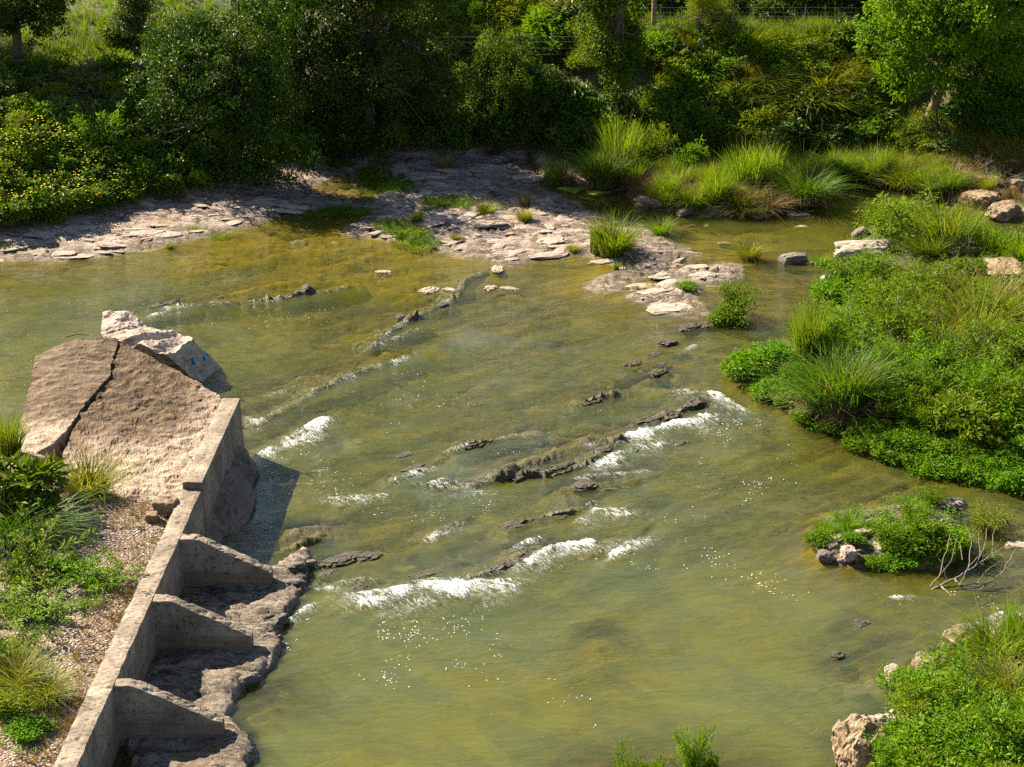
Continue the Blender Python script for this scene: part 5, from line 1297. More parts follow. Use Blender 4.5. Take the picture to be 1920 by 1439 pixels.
 ('weed', 376, 350, 1.3, 1.0, 'small sunlit bush at the foot of the dark tree on the shelf'),
 ('drygrass', 330, 370, 1.2, .5, 'dry grass at the shelf edge left of the small sunlit bush'),
 ('paleweed', 230, 95, 2.4, 1.9, 'silvery leaved shrub below the pale tree'),
 ('paleweed', 265, 125, 2.2, 1.5, 'silvery weeds behind the cactus'),
 ('olivebush', 310, 130, 2.0, 1.5, 'yellowish bush right of the cactus'),
 ('olivebush', 330, 190, 2.0, 1.6, 'yellowish bush at the left side of the dark tree'),
 ('midbush', 300, 280, 2.2, 1.6, 'green shrub at the left foot of the dark tree'),
 ('midbush', 250, 310, 2.4, 1.7, 'green shrub between the flowers and the dark tree'),
 ('darkbush', 290, 350, 2.2, 1.4, 'dark shrub above the shelf edge left of the dark tree'),
 # bank right
 ('olivespray', 1495, 110, 2.2, 1.3, 'rounded grey green shrub on the upper right bank'),
 ('drygrass', 1600, 190, 1.9, 1.3, 'straw coloured grass tuft hanging on the bank'),
 ('deadbrush', 1480, 150, 1.9, 1.0, 'brown dry shrub in the middle of the right bank'),
 ('deadbrush', 1380, 140, 1.6, .9, 'brown dry shrub left on the right bank'),
 ('cordgrass', 1430, 190, 1.9, 1.0, 'pale bladed grass in the middle of the right bank'),
 ('stalk', 1545, 85, .9, 2.1, 'tall bright weed stalks against the wire fence, left'),
 ('stalk', 1600, 85, .7, 1.8, 'tall bright weed stalk against the wire fence, right'),
 ('stalk', 1565, 82, .7, 1.9, 'tall bright weed stalk against the wire fence, middle'),
 ('stalk', 1605, 215, .7, 1.3, 'leafy stalk low on the right bank'),
 ('weed', 870, 285, 1.2, .8, 'small sunlit bush in the dark hollow under the trees'),
 ('drygrass', 925, 285, 1.1, .5, 'pale dry grass at the back edge of the shelf'),
]
pts = ground([(p[1], p[2]) for p in PL])
for p, g in zip(PL, pts): place(p[0], 0, 0, p[3], p[4], p[5], None, None, g)
def inpoly_px(poly, n, rng):
    poly = np.array(poly, float); lo, hi = poly.min(0), poly.max(0); out = []
    while len(out) < n:
        q = rng.uniform(lo, hi, (n * 2, 2)); k = sdf(q[:, 0], q[:, 1], poly) > 0; out += list(q[k])
    return np.array(out[:n])
ORD = 'first second third fourth fifth sixth seventh eighth ninth tenth eleventh twelfth thirteenth fourteenth fifteenth sixteenth seventeenth eighteenth nineteenth twentieth'.split()
WORD = dict(sunflower='yellow flowered bush', midbush='green bush', darkbush='dark bush', paleweed='greyish leaved bush', olivebush='yellowish bush', weed='bright leafy bush', olivegrass='olive grass', drygrass='dry grass',
            willow='feathery shrub', herb='herb mound', olivespray='arching shrub', reed='reed tuft', tussock='bright tussock', deadbrush='dead brush', cordgrass='shaggy grass')
def thicket(kinds, poly, n, w, h, label, group, seed, mind=0.55):
    """many plants of one stand that nothing tells apart: one shared label and group"""
    rng = np.random.default_rng(seed)
    q = ground(inpoly_px(poly, n * 4, rng)); keep = []
    for g in q:
        if all((g[0] - k[0]) ** 2 + (g[1] - k[1]) ** 2 > mind ** 2 for k in keep): keep.append(g)
        if len(keep) >= n: break
    keep.sort(key=lambda g: g[0] / (g[1] + 9)); nth = {}
    for i, g in enumerate(keep):
        s = rng.uniform(.75, 1.25); kd = kinds[int(rng.integers(0, len(kinds)))]; j = nth[kd] = nth.get(kd, -1) + 1
        lb = ('%s %s, %s' % (ORD[j], WORD[kd], label)) if j < 20 else '%s, %s' % (WORD[kd], label)
        place(kd, 0, 0, w * s, h * s * rng.uniform(.85, 1.15), lb, group, None, g)
thicket(['sunflower'], [(-40, 400), (-40, 285), (60, 275), (190, 300), (195, 345), (130, 395)], 30, 1.8, 1.5, 'counted from the left in the sunny flower thicket', 'yellow flowered thicket', 1, .8)
thicket(['sunflower', 'midbush'], [(-40, 440), (-40, 395), (130, 385), (230, 340), (330, 330), (330, 360), (160, 400)], 20, 1.7, 1.2, 'counted from the left along the shaded back of the shelf', 'shrubs along the shelf edge', 2, .8)
thicket(['paleweed', 'midbush', 'olivebush', 'weed'], [(-40, 260), (-40, 150), (120, 135), (300, 140), (320, 260), (190, 260)], 56, 2.1, 1.4, 'counted from the left on the bank behind the flowers', 'weedy shrubs of the upper left bank', 3, .8)
thicket(['darkbush', 'midbush'], [(560, 296), (700, 285), (850, 270), (1000, 275), (1090, 290), (1200, 270), (1080, 200), (900, 190), (600, 230)], 38, 2.4, 2.3, 'counted from the left in the shade under the trees', 'shaded shrubs under the trees', 4, .9)
thicket(['olivebush', 'midbush', 'olivegrass', 'weed'], [(1225, 90), (1640, 95), (1660, 190), (1500, 215), (1300, 190), (1230, 160)], 85, 2.3, 1.45, 'counted from the left below the wire fence', 'weeds of the sunny right bank', 5, .8)
thicket(['midbush', 'darkbush', 'olivebush'], [(1220, 180), (1480, 210), (1640, 215), (1640, 275), (1400, 285), (1240, 280)], 60, 2.2, 1.5, 'counted from the left on the lower right bank', 'weeds low on the right bank', 6, .8)
thicket(['olivebush', 'drygrass', 'olivegrass', 'paleweed'], [(1560, 240), (1700, 235), (1900, 290), (1920, 330), (1780, 320), (1600, 300)], 44, 1.9, 1.1, 'counted from the left between channel head and leaning trunk', 'weeds above the channel head', 7, .8)
thicket(['darkbush', 'midbush'], [(1790, 180), (1960, 150), (1960, 320), (1850, 290), (1780, 240)], 20, 1.9, 1.4, 'counted from the left beyond the leaning trunk', 'shaded shrubs right of the trunk', 8, .9)
thicket(['paleweed', 'olivebush', 'weed'], [(740, 90), (900, 130), (1080, 150), (1230, 110), (1230, 10), (1100, -20), (760, -20)], 48, 2.2, 1.5, 'counted from the left atop the bank behind vine trees', 'bright weeds behind the vine trees', 9, .8)
thicket(['weed', 'olivebush'], [(1210, 70), (1330, 70), (1330, 100), (1215, 110)], 10, 1.5, 1.0, 'counted from the left around the wooden post', 'weeds around the post', 10, .7)
thicket(['willow', 'weed', 'willow', 'olivespray', 'herb'], [(1560, 560), (1700, 560), (1900, 560), (1940, 700), (1940, 880), (1700, 800), (1640, 720), (1500, 660)], 56, 1.8, 1.25, 'counted from the left inside the leafy point', 'filler plants of the leafy point', 11, .8)
thicket(['herb', 'weed'], [(1700, 1300), (1940, 1240), (1960, 1480), (1680, 1480)], 22, 1.3, .7, 'counted from the left on the near bank', 'filler plants of the near bank', 12, .6)
thicket(['reed', 'olivegrass', 'drygrass', 'tussock'], [(1080, 320), (1250, 330), (1400, 330), (1530, 330), (1540, 370), (1440, 398), (1260, 388), (1180, 360)], 46, 1.3, .95, 'counted from the left on the reed island', 'tufts of the reed island', 13, .6)
thicket(['tussock', 'olivegrass', 'reed'], [(1560, 335), (1640, 340), (1740, 360), (1800, 380), (1790, 340), (1640, 305), (1560, 305)], 26, 1.3, .9, 'counted from the left at the channel head', 'tufts along the channel head', 14, .6)

# prickly pears
def cactus(px, py, n, label, seed):
    rng = np.random.default_rng(seed); g = ground([(px, py)])[0]
    e = empty('prickly_pear', g, 0, label, 'cactus')
    V0, F0 = ICO[2]
    for i in range(n):
        a = rng.uniform(0, PI); s = rng.uniform(.10, .155)
        P = V0 * [s, s * .22, s * 1.35]; t = rng.uniform(-.5, .5); c, s_ = math.cos(t), math.sin(t)
        P = np.stack([P[:, 0] * c - P[:, 2] * s_, P[:, 1], P[:, 0] * s_ + P[:, 2] * c], 1)
        c, s_ = math.cos(a), math.sin(a); P = np.stack([P[:, 0] * c - P[:, 1] * s_, P[:, 0] * s_ + P[:, 1] * c, P[:, 2]], 1)
        lv = rng.integers(0, 4); P = P + [rng.normal() * .6, rng.normal() * .4, .15 + lv * .27]
        obj('pad', new_mesh('pad', P, F0, [M_PAD], True), e)
cactus(252, 160, 60, 'prickly pear clump with pale green pads above the grey dead brush', 1)
cactus(1262, 112, 34, 'prickly pear clump at the top left of the right bank near the post', 2)

# ---- trees
def tree(name, px, py, trunk, blobs, leafmat, barkmat, label, n=16000, L=.16, W=.085, cl=.42, xyz=None, seed=1, hang=0., group=None, cat='tree', scale=1.0):
    g = ground([(px, py)])[0] if xyz is None else np.array(xyz, float)
    e = empty(name, g, 0, label, cat, group)
    tm, cm = tree_meshes(name, leafmat, barkmat, seed, blobs, trunk, n, L, W, cl, 60, hang)
    obj('trunk', tm, e); obj('crown', cm, e, 'stuff'); e.scale = (scale,) * 3
    return e
def lumps(seed, n, c, r, s):
    rng = np.random.default_rng(seed); d = rdir(n, rng); d[:, 2] = np.abs(d[:, 2]) * .9 + d[:, 2] * .1 if False else d[:, 2]
    out = [(*(np.array(c) + d[i] * np.array(r) * rng.uniform(.45, .95)), *(s * rng.uniform(.75, 1.25, 3) * [1, 1, .85])) for i in range(n)]
    return out
TR = [((0, 0, -.3), .28), ((.1, 0, 1.2), .22), ((0, .1, 2.6), .18), ((.1, 0, 4.0), .12)]
tree('dark_tree', 440, 325, TR, lumps(1, 22, (-.1, .3, 4.2), (3.2, 2.4, 3.6), 1.3) + [(-1.9, -.8, 1.0, 1.3, 1.0, 1.1), (-.5, -1.0, .7, 1.2, .9, .8), (.8, -.9, 1.2, 1.3, .9, 1.3), (-2.6, -.4, 2.0, 1.2, 1, 1.3), (2.1, -.6, 1.6, 1.4, 1, 1.5), (0, -.7, 2.2, 1.6, 1, 1.3)], L_DARK, M_BARK,
     'broad dark glossy tree whose skirt hangs down to the limestone shelf', 40000, .15, .085, .45, None, 1, .2, scale=1.12)
tree('dark_tree', 690, 292, TR, lumps(2, 24, (.5, .3, 5.6), (3.3, 2.4, 4.4), 1.35) + [(-1.6, -.9, 1.6, 1.4, 1.0, 1.5), (.4, -1.1, 1.9, 1.6, .9, 1.6), (2.0, -.6, 2.4, 1.5, .9, 1.6), (3.0, -.2, 2.8, 1.3, 1, 1.6), (-.5, -.8, 3.6, 1.6, 1, 1.4)], L_DARK, M_BARK,
     'tall dark tree right of the skirted one, its base lost in shade', 40000, .15, .085, .45, None, 2, .3, scale=1.18)
tree('dark_tree', 560, 255, TR, lumps(3, 30, (0, .6, 4.3), (2.8, 2.2, 4.4), 1.35), L_MID, M_BARK, 'green tree top rising behind the two dark trees', 30000, .15, .085, .45, None, 3, .2)
tree('vine_tree', 930, 262, [((0, 0, -.3), .16), ((.1, 0, 1.2), .12), ((0, .1, 2.4), .1)], lumps(4, 14, (.2, .2, 3.4), (2.1, 1.5, 2.2), .95) + [(-.8, -.4, 1.6, .9, .7, .9), (.9, -.3, 1.9, .9, .7, .9)], L_MID, M_BARK,
     'low tree draped in vines over the dark hollow, with sunlit leaf edges', 17000, .14, .09, .4, None, 4, .35, scale=.92)
tree('vine_tree', 1030, 255, [((0, 0, -.3), .14), ((.1, 0, 1.2), .1), ((0, .1, 2.0), .08)], lumps(5, 9, (0, .2, 2.4), (1.3, 1.2, 1.3), .75), L_DARK, M_BARK,
     'small dark vine covered tree in the hollow left of the leafy tower', 11000, .14, .085, .4, None, 5, .3, scale=1.0)
tree('vine_tree', 1155, 215, [((0, 0, -.3), .18), ((.1, 0, 1.5), .14), ((0, .1, 3.2), .12), ((0, .1, 4.6), .08)], lumps(6, 14, (-.1, .2, 4.4), (1.25, 1.2, 2.4), .75) + [(.1, -.6, 1.8, .6, .6, .9), (.2, -.7, 1.0, .45, .45, .6), (-.9, -.3, 2.8, .8, .7, .8), (-.3, -.5, 2.6, .8, .7, .8)], L_MID, M_BARK,
     'tower of pale vine leaves hanging down beside the wooden post', 20000, .13, .09, .38, None, 6, .3, scale=1.2)
tree('pale_tree', 268, 112, [((0, 0, -.3), .16), ((.1, 0, 1.5), .12), ((0, .1, 3.0), .09)], lumps(7, 11, (0, .1, 3.2), (1.0, 1.0, 2.0), .65), L_PALE, M_BARK,
     'slender tree with silvery leaves at the top left beside the dark tree', 9000, .13, .08, .35, None, 7, .2)
tree('right_tree', 1742, 226, [((0, 0, -.3), .30), ((.12, 0, .5), .2), ((.45, .1, 1.5), .17), ((.6, .2, 2.6), .14), ((.8, .3, 3.6), .1)],
     lumps(8, 32, (1.2, .6, 4.8), (4.1, 2.8, 3.3), 1.2) + [(-1.5, -.3, 2.2, .9, .8, .8), (-1.0, -.6, 1.7, .7, .6, .6), (-.3, -.9, 1.8, .8, .6, .7), (.7, -.8, 2.0, .8, .6, .7), (1.3, -.6, 1.4, .9, .7, .8), (2.2, -.4, 1.6, 1.0, .8, .9), (3.0, 0, 2.6, 1.0, .9, 1.0), (-2.0, 0, 3.2, .9, .8, .9)], L_BRIGHT, M_TAPER,
     'big bright green tree with a leaning exposed trunk at the right', 42000, .18, .10, .45, None, 8, .2, scale=1.2)
tree('feathery_tree', 1310, 88, [((0, 0, -.2), .10), ((-.05, 0, .8), .07), ((.1, 0, 1.6), .05)], lumps(9, 11, (.2, .2, 2.0), (1.6, 1.2, 1.0), .7), L_OLIVE, M_BARK,
     'small feathery tree with a thin trunk right of the wooden post', 9000, .12, .035, .42, None, 9)
tree('shade_tree', 0, 0, TR, lumps(10, 26, (0, 0, 3.5), (3.6, 2.6, 1.9), 1.2), L_DARK, M_BARK,
     'dark tree in the top left corner shading the meadow', 24000, .17, .09, .45, (-22.6, 92.6, hgt(-22.6, 92.6)[0]), 10)
# wood behind the fence: trunks and crowns that shade the ground
fx = [(-13.6, 100, 0), (-11, 104, 1), (-8.0, 109, 2), (9.5, 118, 0), (13.6, 103, 1), (15.2, 102.4, 2), (18.5, 105, 0), (23, 103, 1), (27, 101, 2), (12, 112, 1), (20, 113, 0), (1.5, 108.5, 2), (6, 108.5, 1), (-36, 114, 0), (-9, 113, 2), (28, 112, 0)]
LBL = ['dark background tree above the trees of the shelf', 'background tree seen through the gap over the dark trees', 'background tree behind the tall dark tree', 'tree behind the left end of the wire fence', 'tree with a thick dark trunk behind the wire fence',
       'tree with twin dark trunk right behind the wire fence', 'tree behind the right end of the wire fence', 'tree behind the big bright green tree', 'tree at the top right corner', 'second row tree behind the left fence', 'second row tree behind the right fence',
       'tree far back beyond the wooden post', 'tree far back beyond the bright weeds', 'tree far back beyond the meadow', 'tree far back behind the dark trees', 'tree far back at the top right corner']
WT = []
for s in range(3):
    WT.append(tree_meshes('wood_tree', L_DARK, M_BARK, 40 + s, lumps(50 + s, 18, (0, 0, 5.6), (3.0, 3.0, 2.6), 1.3), [((0, 0, -.4), .34), ((.15, 0, 1.5), .26), ((.3, 0, 3.2), .2), ((.2, 0, 4.6), .14)], 14000, .2, .11, .5))
for (x, y, s), lb in zip(fx, LBL):
    e = empty('wood_tree', (x, y, hgt(x, y)[0]), x * 1.3, lb, 'tree', 'wood behind the fence')
    obj('trunk', WT[s][0], e); obj('crown', WT[s][1], e, 'stuff')
fr_rng = np.random.default_rng(77)
for k in range(22):
    x = 5.5 + k * .85 + fr_rng.uniform(-.3, .3); y = fr_rng.uniform(98.2, 102.5)
    place('darkbush', 0, 0, fr_rng.uniform(2.0, 3.0), fr_rng.uniform(1.3, 2.2), '%s dark bush counted from the left behind the wire fence' % ((ORD + ['twenty first', 'twenty second'])[k]), 'dark bushes behind the fence', None, (x, y, hgt(x, y)[0]))
# leaning bare trunk at the top left
g = ground([(203, 48)])[0]
V, F = tube([(0, 0, -.2), (.25, 0, .5), (.75, .1, 1.6)], [.11, .1, .07], 8)
o = obj('leaning_trunk', new_mesh('leaning_trunk', V, F, [M_TAPER], True)); o.location = g; tag(o, 'short leaning red brown trunk beside the silvery tree', 'tree trunk')
# roots of the right tree
g = ground([(1742, 226)])[0]
e = [o for o in bpy.data.objects if o.name.startswith('right_tree')][0]
for k, pp in enumerate([[(.05, -.1, .2), (-.35, -.3, .12), (-.8, -.4, .05)], [(0, -.1, .2), (-.35, -.4, .0), (-.9, -.75, -.15)], [(.15, -.1, .2), (.6, -.35, .05), (.9, -.4, .1), (1.15, -.4, .42)], [(.1, -.1, .3), (.25, -.5, .0), (.2, -.8, -.2)]]):
    V, F = tube(pp, np.linspace(.09, .03, len(pp)), 6); obj('root', new_mesh('root', V, F, [M_TAPER], True), e)

# ---- fence and posts
fz = 4.95
fence = empty('wire_fence', (13.0, 96.2, fz), 0, 'see through wire mesh stock fence along the top of the right bank', 'fence')
for k, x in enumerate(np.arange(-1, 16.1, 3.4)):
    V, F = tube([(x - 5, 0, -.3), (x - 5, 0, 1.28)], .022, 6); obj('post', new_mesh('post', V, F, [M_WIRE], True), fence)
for z in (.1, .22, .36, .52, .70, .90, 1.12):
    V, F = tube([(x - 6, .04, z + .012 * math.sin(x * 2.1 + z * 5)) for x in np.arange(-1, 17, .6)], .0045, 3); obj('wire', new_mesh('wire', V, F, [M_WIRE], True), fence)
V, F = join([tube([(x, .045, .08), (x, .045, 1.12)], .0035, 3) for x in np.arange(-6.9, 10.6, .17)])
obj('stay_wires', new_mesh('stay_wires', V, F, [M_WIRE], True), fence, 'stuff')
g = ground([(1225, 66)])[0]
V, F = tube([(0, 0, -.4), (.01, 0, 1.0), (0, 0, 2.6)], [.125, .12, .115], 12)
F2 = np.array([[2 * 12 + i for i in range(12)]])
o = obj('wooden_post', new_mesh('wooden_post', V, [F, F2], [M_POST], True)); o.location = g; tag(o, 'thick reddish wooden post standing in bright weeds at the top of the picture', 'post')
w = empty('strand_fence', (3.0, 96.4, hgt(3.0, 96.4)[0]), 0, 'plain strand wires running left from the wooden post', 'fence')
for z in (.5, .8, 1.1, 1.35):
    V, F = tube([(x, .02 * x, z) for x in np.linspace(-6, 3.6, 14)], .007, 3); obj('wire', new_mesh('wire', V, F, [M_WIRE], True), w)

# ---- dead wood
def deadwood(name, paths, mat, xyz, label, cat='driftwood'):
    e = empty(name, xyz, 0, label, cat)
    for k, (pp, r) in enumerate(paths):
        pp = np.array(pp, float); t = np.linspace(0, 1, len(pp)); tt = np.linspace(0, 1, len(pp) * 4)
        q = np.stack([np.interp(tt, t, pp[:, i]) for i in range(3)], 1); q[1:-1] += np.random.default_rng(k).normal(size=(len(tt) - 2, 3)) * r * .5
        V, F = tube(q, np.linspace(r, r * .35, len(tt)), 6); obj('limb', new_mesh('limb', V, F, [mat], True), e)
    return e
b = at(1750, 1108, 0)
def rel(px, py, z): return (*(at(px, py, z) - b), z)
deadwood('dead_branch', [([rel(1745, 1108, -.05), rel(1775, 1092, .1), rel(1790, 1085, .15), rel(1800, 1098, .1), rel(1850, 1096, .15), rel(1880, 1075, .4), rel(1905, 1030, .9)], .035),
    ([rel(1745, 1100, .0), rel(1762, 1080, .3), rel(1772, 1040, .7), rel(1782, 1000, 1.0)], .022), ([rel(1765, 1100, .05), rel(1785, 1118, .02)], .03), ([rel(1790, 1085, .15), rel(1830, 1060, .5), rel(1860, 1040, .7), rel(1895, 1020, 1.0)], .022),
    ([rel(1800, 1098, .1), rel(1815, 1065, .5), rel(1822, 1010, 1.0), rel(1810, 985, 1.2)], .018), ([rel(1830, 1060, .5), rel(1848, 1020, .9), rel(1850, 990, 1.1)], .016), ([rel(1850, 1096, .15), rel(1835, 1108, -.05)], .022), ([rel(1822, 1010, 1.0), rel(1840, 985, 1.25)], .012), ([rel(1805, 1050, .6), rel(1800, 1020, .85), rel(1785, 1005, .95)], .012), ([rel(1880, 1075, .4), rel(1900, 1055, .6)], .014), ([rel(1762, 1080, .3), rel(1785, 1050, .6), rel(1792, 1012, .9)], .014), ([rel(1815, 1065, .5), rel(1838, 1040, .8), rel(1835, 1000, 1.1)], .013), ([rel(1860, 1040, .7), rel(1862, 1000, 1.0), rel(1875, 975, 1.2)], .012), ([rel(1775, 1092, .1), rel(1768, 1060, .5), rel(1755, 1040, .7)], .012), ([rel(1830, 1098, .12), rel(1850, 1070, .4), rel(1880, 1050, .6)], .014)],
    M_TWIG, (*b, 0), 'bare grey dead branches reaching up out of the water right of the islet')
o = obj('twig_tangle', twig_mesh('twig_tangle', M_TWIG, 5, 12, .8, .8, .009, 2)); o.location = (*at(1850, 1050, .1), .1); tag(o, 'fine dead twigs at the right end of the islet', 'dead brush')
g = at(1785, 950, 0)
st = empty('dead_stump', (*g, 0), .2, 'dark uprooted stump lying in shallow water behind the islet', 'stump')
obj('stump_body', rock_mesh('stump_body', 3, 77, M_TWIG, .4, .25, .2), st).scale = (.46, .26, .22)
for k in range(7):
    rg = np.random.default_rng(k + 5); d = np.array([rg.uniform(-1, .3), rg.uniform(-.6, .2), rg.uniform(-.1, .3)])
    V, F = tube([d * .1 + [0, 0, .1], d * .45 + [0, 0, .12], d * .8 + [0, 0, .05]], [.05, .04, .015], 5); obj('root', new_mesh('root', V, F, [M_TWIG], True), st)
o = obj('stick', new_mesh('stick', *tube([(0, 0, 0), (.35, .1, .06), (.75, .12, .02)], [.02, .018, .01], 5), [M_RUST], True)); o.location = (*at(118, 642, 1.2), 1.2); o.location[1] += .5; tag(o, 'dark stick poking out behind the apron slab', 'stick')
# floating mats of algae
for k, (px, py, w, lab) in enumerate([(1075, 356, 1.1, 'flat yellow algae mat in the pool under the arching tussock'), (1118, 362, .9, 'second algae mat in the pool, nearer the island rock edge'), (1330, 404, .9, 'bright algae mat floating at the front of the reed island'), (1575, 346, 1.0, 'algae mat at the upper end of the channel')]):
    rg = np.random.default_rng(90 + k); th = np.linspace(0, 2 * PI, 26, endpoint=False); rr = 1 + .3 * np.sin(3 * th + k) + .18 * np.sin(7 * th) + .08 * rg.normal(size=26)
    P = np.stack([np.cos(th) * rr * w * .5, np.sin(th) * rr * w * .36, 0 * th], 1); V = np.vstack([P + [0, 0, .016], P * .9 + [0, 0, .034], P - [0, 0, .03]]); n = 26; i_ = np.arange(n); j_ = (i_ + 1) % n
    o = obj('algae_mat', new_mesh('algae_mat', V, [np.stack([i_, j_, n + j_, n + i_], 1), np.stack([2 * n + i_, 2 * n + j_, j_, i_], 1), (n + i_)[None]], [M_SCUM])); o.location = (*at(px, py, 0), .01); tag(o, lab, 'algae')
# leafy shoots at the bottom edge
for k, (px, w_, h_) in enumerate([(1170, .5, .75), (1225, .55, .6), (1295, .7, .85), (1330, .5, .6)]):
    x, y = at(px, 1478, .2)
    place('weed' if k % 2 else 'willow', 0, 0, w_ * 1.2, h_ * 1.55, ['leftmost leafy shoot at the bottom edge of the picture', 'low leafy shoot second from the left at the bottom edge', 'tallest leafy shoot at the bottom edge of the picture', 'rightmost leafy shoot at the bottom edge of the picture'][k], None, None, (x, y, hgt(x, y)[0]))

# ------------------------------------------------------------------ ground cover nobody could count
def scatter(name, unit_fn, pts, smin, smax_, mats, seed, variants=4, tilt=.15):
    rng = np.random.default_rng(seed)
    base = [unit_fn(np.random.default_rng(seed * 10 + v)) for v in range(variants)]
    Vs, Fs, ts, ms, off = [], [], [], [], 0
    k = rng.integers(0, variants, len(pts)); a = rng.uniform(0, 2 * PI, len(pts)); s = rng.uniform(smin, smax_, len(pts))
    for v in range(variants):
        P = pts[k == v]; A = a[k == v]; S = s[k == v]; V, F, t = base[v]
        if not len(P): continue
        c, s_ = np.cos(A), np.sin(A)
        X = (V[None, :, 0] * c[:, None] - V[None, :, 1] * s_[:, None]) * S[:, None]; Y = (V[None, :, 0] * s_[:, None] + V[None, :, 1] * c[:, None]) * S[:, None]; Z = V[None, :, 2] * S[:, None]
        W = np.stack([X, Y, Z], -1) + P[:, None, :]
        n = len(P); Vs.append(W.reshape(-1, 3)); Fs.append((F[None] + (np.arange(n) * len(V))[:, None, None]).reshape(-1, F.shape[1]) + off); off += n * len(V)
        ts.append((np.clip(t[None] * .55 + rng.uniform(0, .42, n)[:, None], 0, .92)).ravel())
    o = obj(name, new_mesh(name, np.vstack(Vs), Fs, mats, False, {'tint': np.concatenate(ts)}), None, 'stuff')
    return o
def u_grass(rng): return blades(16, rng, .12, .5, 1.0, .6, .022, 2)
def u_leaf(rng):
    n = 26; C = rng.normal(size=(n, 3)) * [.16, .16, .12] + [0, 0, .2]; D = unit(rng.normal(size=(n, 3)) * [1, 1, .4] + [0, 0, .1]); N = unit(rng.normal(size=(n, 3)) * .4 + [0, 0, 1])
    V, F = leaves(C, D, N, .13 * rng.uniform(.6, 1.2, n), .055); return V, F, np.repeat(rng.uniform(0, 1, n), 4)
def pts_in(polys, n, seed, cond=None):
    rng = np.random.default_rng(seed); q = ground_fast(np.vstack([inpoly_px(p, int(n * f), rng) for p, f in polys])); 
    return q
def ground_fast(q): return ground(q)
scatter('meadow_grass', u_grass, pts_in([([(-60, 260), (-60, -60), (420, -60), (380, 120), (300, 230)], 1.0), ([(860, 90), (860, -60), (1240, -60), (1240, 100)], .5)], 2500, 1), .45, .9, [G_FRESH], 1)
scatter('bank_grass', u_grass, pts_in([([(1210, 60), (1700, 40), (1700, 200), (1640, 300), (1230, 290)], 1.0), ([(1640, 330), (1560, 300), (1640, 220), (1960, 230), (1960, 350)], .5)], 3000, 2), .45, 1.0, [G_OLIVE], 2)
scatter('bank_top_grass', u_grass, pts_in([([(1215, 95), (1230, 55), (1660, 60), (1660, 125), (1400, 130)], 1.0), ([(740, 70), (900, 110), (1080, 130), (1230, 90), (1230, 0), (760, 0)], .6)], 1100, 21), .7, 1.3, [G_FRESH], 21)
scatter('bank_dry_grass', u_grass, pts_in([([(1300, 130), (1660, 90), (1660, 210), (1400, 200)], 1.0), ([(1560, 330), (1640, 260), (1960, 270), (1960, 380), (1800, 380)], .7), ([(1100, 340), (1540, 330), (1520, 395), (1250, 390)], .5)], 800, 3), .35, .75, [G_DRY], 3)
scatter('bank_undergrowth', u_leaf, pts_in([([(-60, 440), (-60, 130), (330, 130), (600, 260), (600, 300), (420, 340), (200, 395)], 1.0), ([(560, 295), (600, 180), (1230, 180), (1640, 200), (1640, 290), (1080, 298), (900, 278)], .6)], 2000, 4), .8, 1.7, [L_MID], 4)
scatter('point_undergrowth', u_leaf, pts_in([([(1550, 470), (1640, 410), (1800, 415), (1960, 450), (1960, 915), (1700, 875), (1560, 810), (1400, 730), (1370, 670), (1480, 640)], 1.0)], 2600, 5), .5, 1.0, [L_BRIGHT], 5)
scatter('near_bank_undergrowth', u_leaf, pts_in([([(1640, 1460), (1660, 1370), (1720, 1290), (1800, 1210), (1960, 1180), (1960, 1470)], 1.0)], 420, 6), .5, 1.0, [L_BRIGHT], 6)
scatter('islet_undergrowth', u_leaf, pts_in([([(1520, 1020), (1560, 965), (1700, 940), (1790, 960), (1830, 1030), (1780, 1068), (1690, 1070), (1680, 1020), (1600, 1000), (1545, 1030)], 1.0)], 170, 16), .4, .8, [L_HERB], 16)
scatter('gravel_bank_weeds', u_leaf, pts_in([([(-40, 1020), (120, 1000), (230, 1020), (240, 1120), (120, 1200), (-40, 1260)], 1.0), ([(-40, 1240), (90, 1220), (120, 1350), (60, 1420), (-40, 1400)], 1.0)], 170, 7), .3, .6, [L_BRIGHT], 7)
scatter('gravel_bank_dry_grass', u_grass, pts_in([([(230, 1000), (310, 990), (200, 1260), (110, 1439), (20, 1439), (130, 1250)], 1.0), ([(180, 930), (330, 900), (300, 990), (200, 1000)], .4)], 420, 8), .12, .32, [G_DRY], 8)
scatter('shelf_grass', u_grass, pts_in([([(690, 420), (780, 420), (830, 455), (810, 472), (720, 440)], 1.0), ([(560, 410), (620, 385), (700, 395), (640, 412)], .6), ([(790, 372), (890, 380), (880, 395), (800, 385)], .5), ([(680, 310), (760, 330), (790, 365), (700, 360)], .8)], 420, 9), .15, .35, [G_DEEP], 9)
def u_pebble(rng):
    V, F = ICO[1]; P = V * (1 + .25 * rng.normal(size=(len(V), 1))) * [1, .75, .45]; return P, F, np.full(len(P), rng.uniform())
scatter('pebbles', u_pebble, pts_in([([(170, 990), (300, 930), (340, 940), (250, 1120), (60, 1240), (-30, 1240), (-30, 1100), (100, 1080)], 1.0), ([(60, 1220), (240, 1160), (120, 1439), (0, 1439)], .6)], 1300, 10), .010, .042, [mat_leaf('pebble_stone', (0.28, 0.22, 0.17), (0.56, 0.49, 0.42), 0.0, .9, .2)], 10)
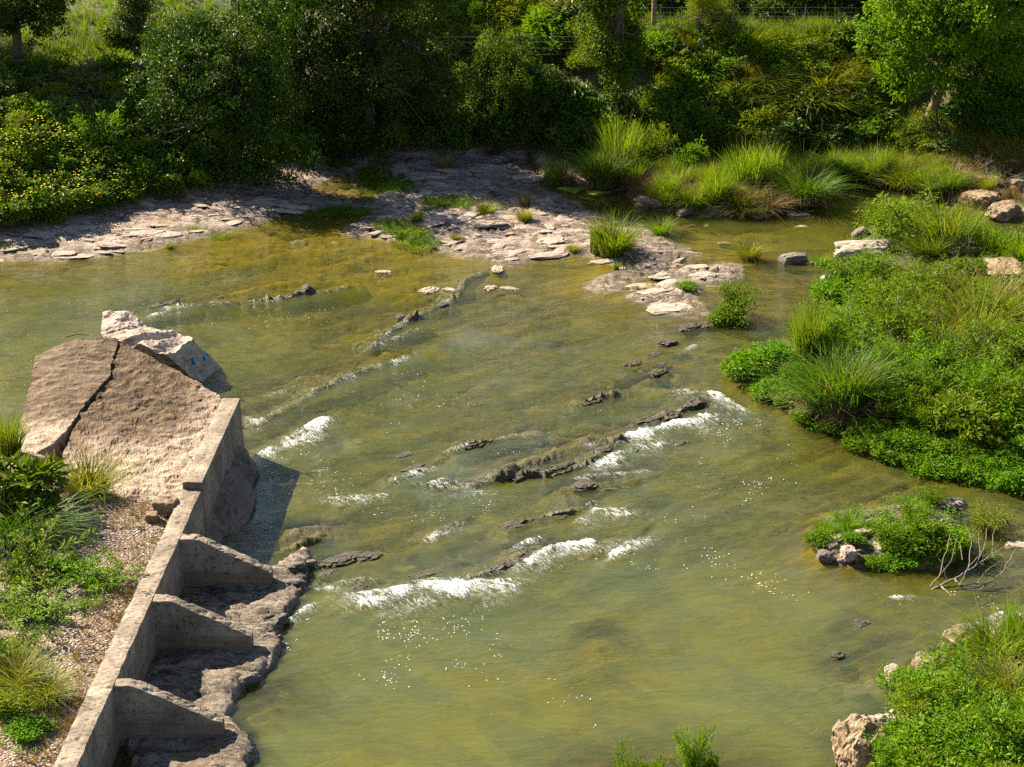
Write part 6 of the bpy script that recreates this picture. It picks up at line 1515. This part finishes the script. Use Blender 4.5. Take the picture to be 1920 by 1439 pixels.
# flecks of foam drifting below the riffle
def u_fleck(rng):
    V, F = ICO[1]; P = V * (1 + .3 * rng.normal(size=(len(V), 1))) * [2.2, .7, .25]; return P, F, np.full(len(P), .5)
rng = np.random.default_rng(5)
fp = [inpoly_px(p, n, rng) for p, n in [
  ([(700, 1110), (740, 1110), (790, 1180), (770, 1290), (715, 1290), (705, 1180)], 190), ([(740, 1100), (940, 1090), (950, 1140), (860, 1200), (790, 1220)], 220), ([(840, 1150), (960, 1150), (920, 1290), (830, 1290)], 70),
  ([(500, 840), (640, 800), (700, 900), (680, 960), (560, 900)], 200), ([(640, 940), (740, 930), (860, 980), (760, 1020)], 80), ([(780, 880), (940, 900), (920, 960), (850, 940)], 110), ([(700, 690), (900, 700), (950, 790), (800, 790), (680, 730)], 130),
  ([(1310, 740), (1400, 760), (1480, 850), (1500, 920), (1400, 880), (1330, 830)], 220), ([(1200, 830), (1340, 830), (1450, 900), (1420, 960), (1300, 900)], 130), ([(1090, 960), (1280, 950), (1400, 1020), (1440, 1130), (1300, 1080), (1180, 1010)], 220), ([(980, 1040), (1200, 1010), (1280, 1060), (1240, 1100), (1100, 1060)], 150),
  ([(1280, 1040), (1480, 1060), (1520, 1130), (1380, 1130)], 100), ([(400, 590), (600, 570), (640, 640), (460, 640)], 90), ([(660, 780), (1000, 830), (980, 880), (700, 860)], 80), ([(1000, 700), (1300, 700), (1280, 790), (1040, 780)], 60), ([(1680, 1110), (1860, 1115), (1880, 1160), (1700, 1140)], 50), ([(560, 1080), (600, 1180), (540, 1230), (530, 1160)], 60), ([(0, 560), (280, 520), (340, 640), (0, 720)], 40), ([(620, 1180), (960, 1180), (1200, 1380), (700, 1400)], 60)]]
fp = np.vstack(fp); fp = np.vstack([fp, fp + rng.normal(size=fp.shape) * 9])
W = np.array([at(*q, 0.0) for q in fp]); k = (hgt(W[:, 0], W[:, 1]) < -.03) & (noise2(W[:, 0] * .9, W[:, 1] * 1.3, 7) + .5 * noise2(W[:, 0] * 3, W[:, 1] * 4, 8) > rng.uniform(-.1, .95, len(W))); W = W[k]
W3 = np.column_stack([W, .018 + 0 * W[:, 0]])
fo = scatter('foam_flecks', u_fleck, W3, .004, .013, [M_FOAM], 11)
